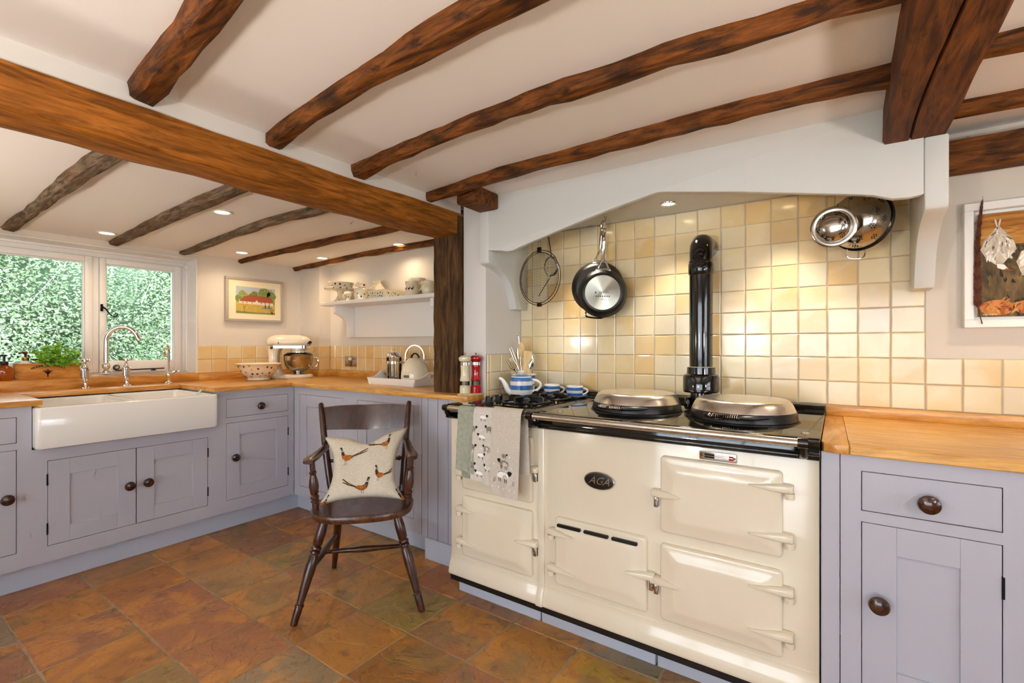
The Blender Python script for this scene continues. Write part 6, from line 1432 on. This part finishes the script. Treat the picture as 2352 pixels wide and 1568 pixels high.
def pheasant(u0, v0, f, s=1.0, rot=0, clip=.985):
    b = B()
    def T(x, y, w):
        x2, y2 = x * math.cos(rot) - y * math.sin(rot), x * math.sin(rot) + y * math.cos(rot)
        u = max(-clip, min(clip, u0 + f * x2 * s / (CW / 2))); v = max(-clip, min(clip, v0 + y2 * s / (CH_ / 2)))
        e = 1e-3; p = pil(u, v, 1); n_ = (pil(u + e, v, 1) - pil(u - e, v, 1)).cross(pil(u, v + e, 1) - pil(u, v - e, 1)).normalized()
        return p + n_ * (.0024 + w)
    def P(mi, pts, w=0): b.mi = mi; b.flat(pts, T, w)
    P(0, [(-.032, .002), (-.016, .011), (.002, .010), (.014, .016), (.02, .028), (.03, .028), (.0305, .014), (.024, -.006), (.008, -.019), (-.010, -.015), (-.022, -.006)])
    P(1, [(.012, .012), (.02, .028), (.03, .028), (.0305, .014), (.025, -.003), (.018, -.002)], .0003)
    P(4, [(.0205, .0275), (.0305, .0275), (.031, .0305), (.0212, .0305)], .0006)
    P(2, [(.0212, .0305), (.031, .0305), (.034, .041), (.024, .042)], .0003)
    P(1, [(.0245, .041), (.034, .041), (.0385, .0445), (.035, .051), (.0275, .051)], .0006)
    for (e1, e2, wd) in (((-.06, .022), (-.092, .046), .0065), ((-.058, .014), (-.09, .03), .0055)): strip(b, T, [(-.024, .003), e1, e2], wd, 3, .0002)
    for x in (.0, .009): strip(b, T, [(x, -.016), (x + .001, -.034), (x + .007, -.036)], .0016, 3, 0)
    part('pheasant_print', b, ['ph_rust', 'ph_dark', 'ph_green', 'ph_tail', 'print_white'], cov, local=True, recalc=False, label='printed pheasant')
pheasant(-.40, .24, -1, 1.05); pheasant(.5, .60, 1, .9, R(12)); pheasant(.40, -.28, -1, .85, R(8), .99); pheasant(-.02, -.62, 1, 1.0); pheasant(.98, -.92, -1, .8); pheasant(-.93, -.98, 1, .8)

# ---------------------------------------------------------------- garden outside
lw = single('garden_lawn', B().box(-40, -4.5, -40, 40, -.45, -.35), 'lawn', 'green lawn seen beyond the windows', 'lawn'); lw['kind'] = 'stuff'
def leaf_cloud(b, n, box, size, seed):
    rr = random.Random(seed); x0, x1, y0, y1, z0, z1 = box
    for i in range(n):
        c = Vector((x1 - (x1 - x0) * rr.random() ** 1.6, rr.uniform(y0, y1), rr.uniform(z0, z1)))
        c.x += .35 * math.sin(c.y * 2.1 + c.z * 1.3) + .2 * math.sin(c.y * 5 - c.z * 3)
        d = Vector((rr.gauss(0, 1), rr.gauss(0, 1), rr.gauss(0, .7))).normalized(); q = Vector((rr.gauss(.6, .6), rr.gauss(0, .6), rr.gauss(.7, .5))).normalized(); u = q.cross(d)
        if u.length < .05: continue
        u.normalize(); s = size * rr.uniform(.6, 1.3)
        b.add([c - d * s, c + u * s * .5, c + d * s, c - u * s * .5], [(0, 1, 2, 3)])
tr_ = single('added_bounce_ground', B().box(-6.4, -4.5, -3.25, 8, -.3, -.25).box(-4.5, 40, -40, -3.25, -.2, -.1).box(3.25, 40, -3.25, 40, -.2, -.1), 'terrace', 'unseen pale ground added outside to bounce daylight onto the ceilings', 'terrace'); tr_['kind'] = 'structure'  # unseen pale paving, added so daylight bounces up indoors
hg = thing('garden_hedge', 'tall leafy green trees and shrubs filling the view through the window', 'hedge', (-7.2, 1.5, -.25))
b = B(); leaf_cloud(b, 85000, (-8.6, -6.5, -1.2, 6.0, -.2, 3.0), .02, 1); part('leaves', b, 'leaf_a', hg, recalc=False, kind='stuff', label='mid green leaves')
b = B(); leaf_cloud(b, 65000, (-8.3, -6.4, -1.2, 6.0, .0, 3.1), .018, 2); part('leaves', b, 'leaf_b', hg, recalc=False, kind='stuff', label='paler green leaves')
b = B(); rr = random.Random(6)
for i in range(130):
    p = Vector((rr.uniform(-7.0, -6.05), rr.uniform(-1.4, 6), rr.uniform(-.2, 2.5))); d = Vector((rr.gauss(.1, .3), rr.gauss(0, .8), rr.gauss(.6, .4))).normalized(); pts = [p]
    for k in range(6): d = (d + Vector((rr.gauss(0, .12), rr.gauss(0, .2), rr.gauss(0, .15)))).normalized(); pts.append(pts[-1] + d * .28)
    b.tube(pts, [.0032 * (1 - k / 8) for k in range(7)], 4)
part('branches', b, 'bark', hg, kind='stuff', label='thin pale bare branches')
b = B(); b.grid(30, 20, lambda u, v: Vector((-8.0 - .4 * math.sin(u * 17 + v * 5) - .25 * math.sin(u * 31 - v * 13), -3 + 11 * u, -.3 + 3.1 * v + .3 * math.sin(u * 23))))
b.grid(30, 2, lambda u, v: Vector((-8.0 - .4 * math.sin(u * 17 + 5) - .25 * math.sin(u * 31 - 13) - 2.5 * v, -3 + 11 * u, 2.8 + .3 * math.sin(u * 23) - .3 * v)))
part('thicket', b, 'hedge_core', hg, recalc=False, ang=60)
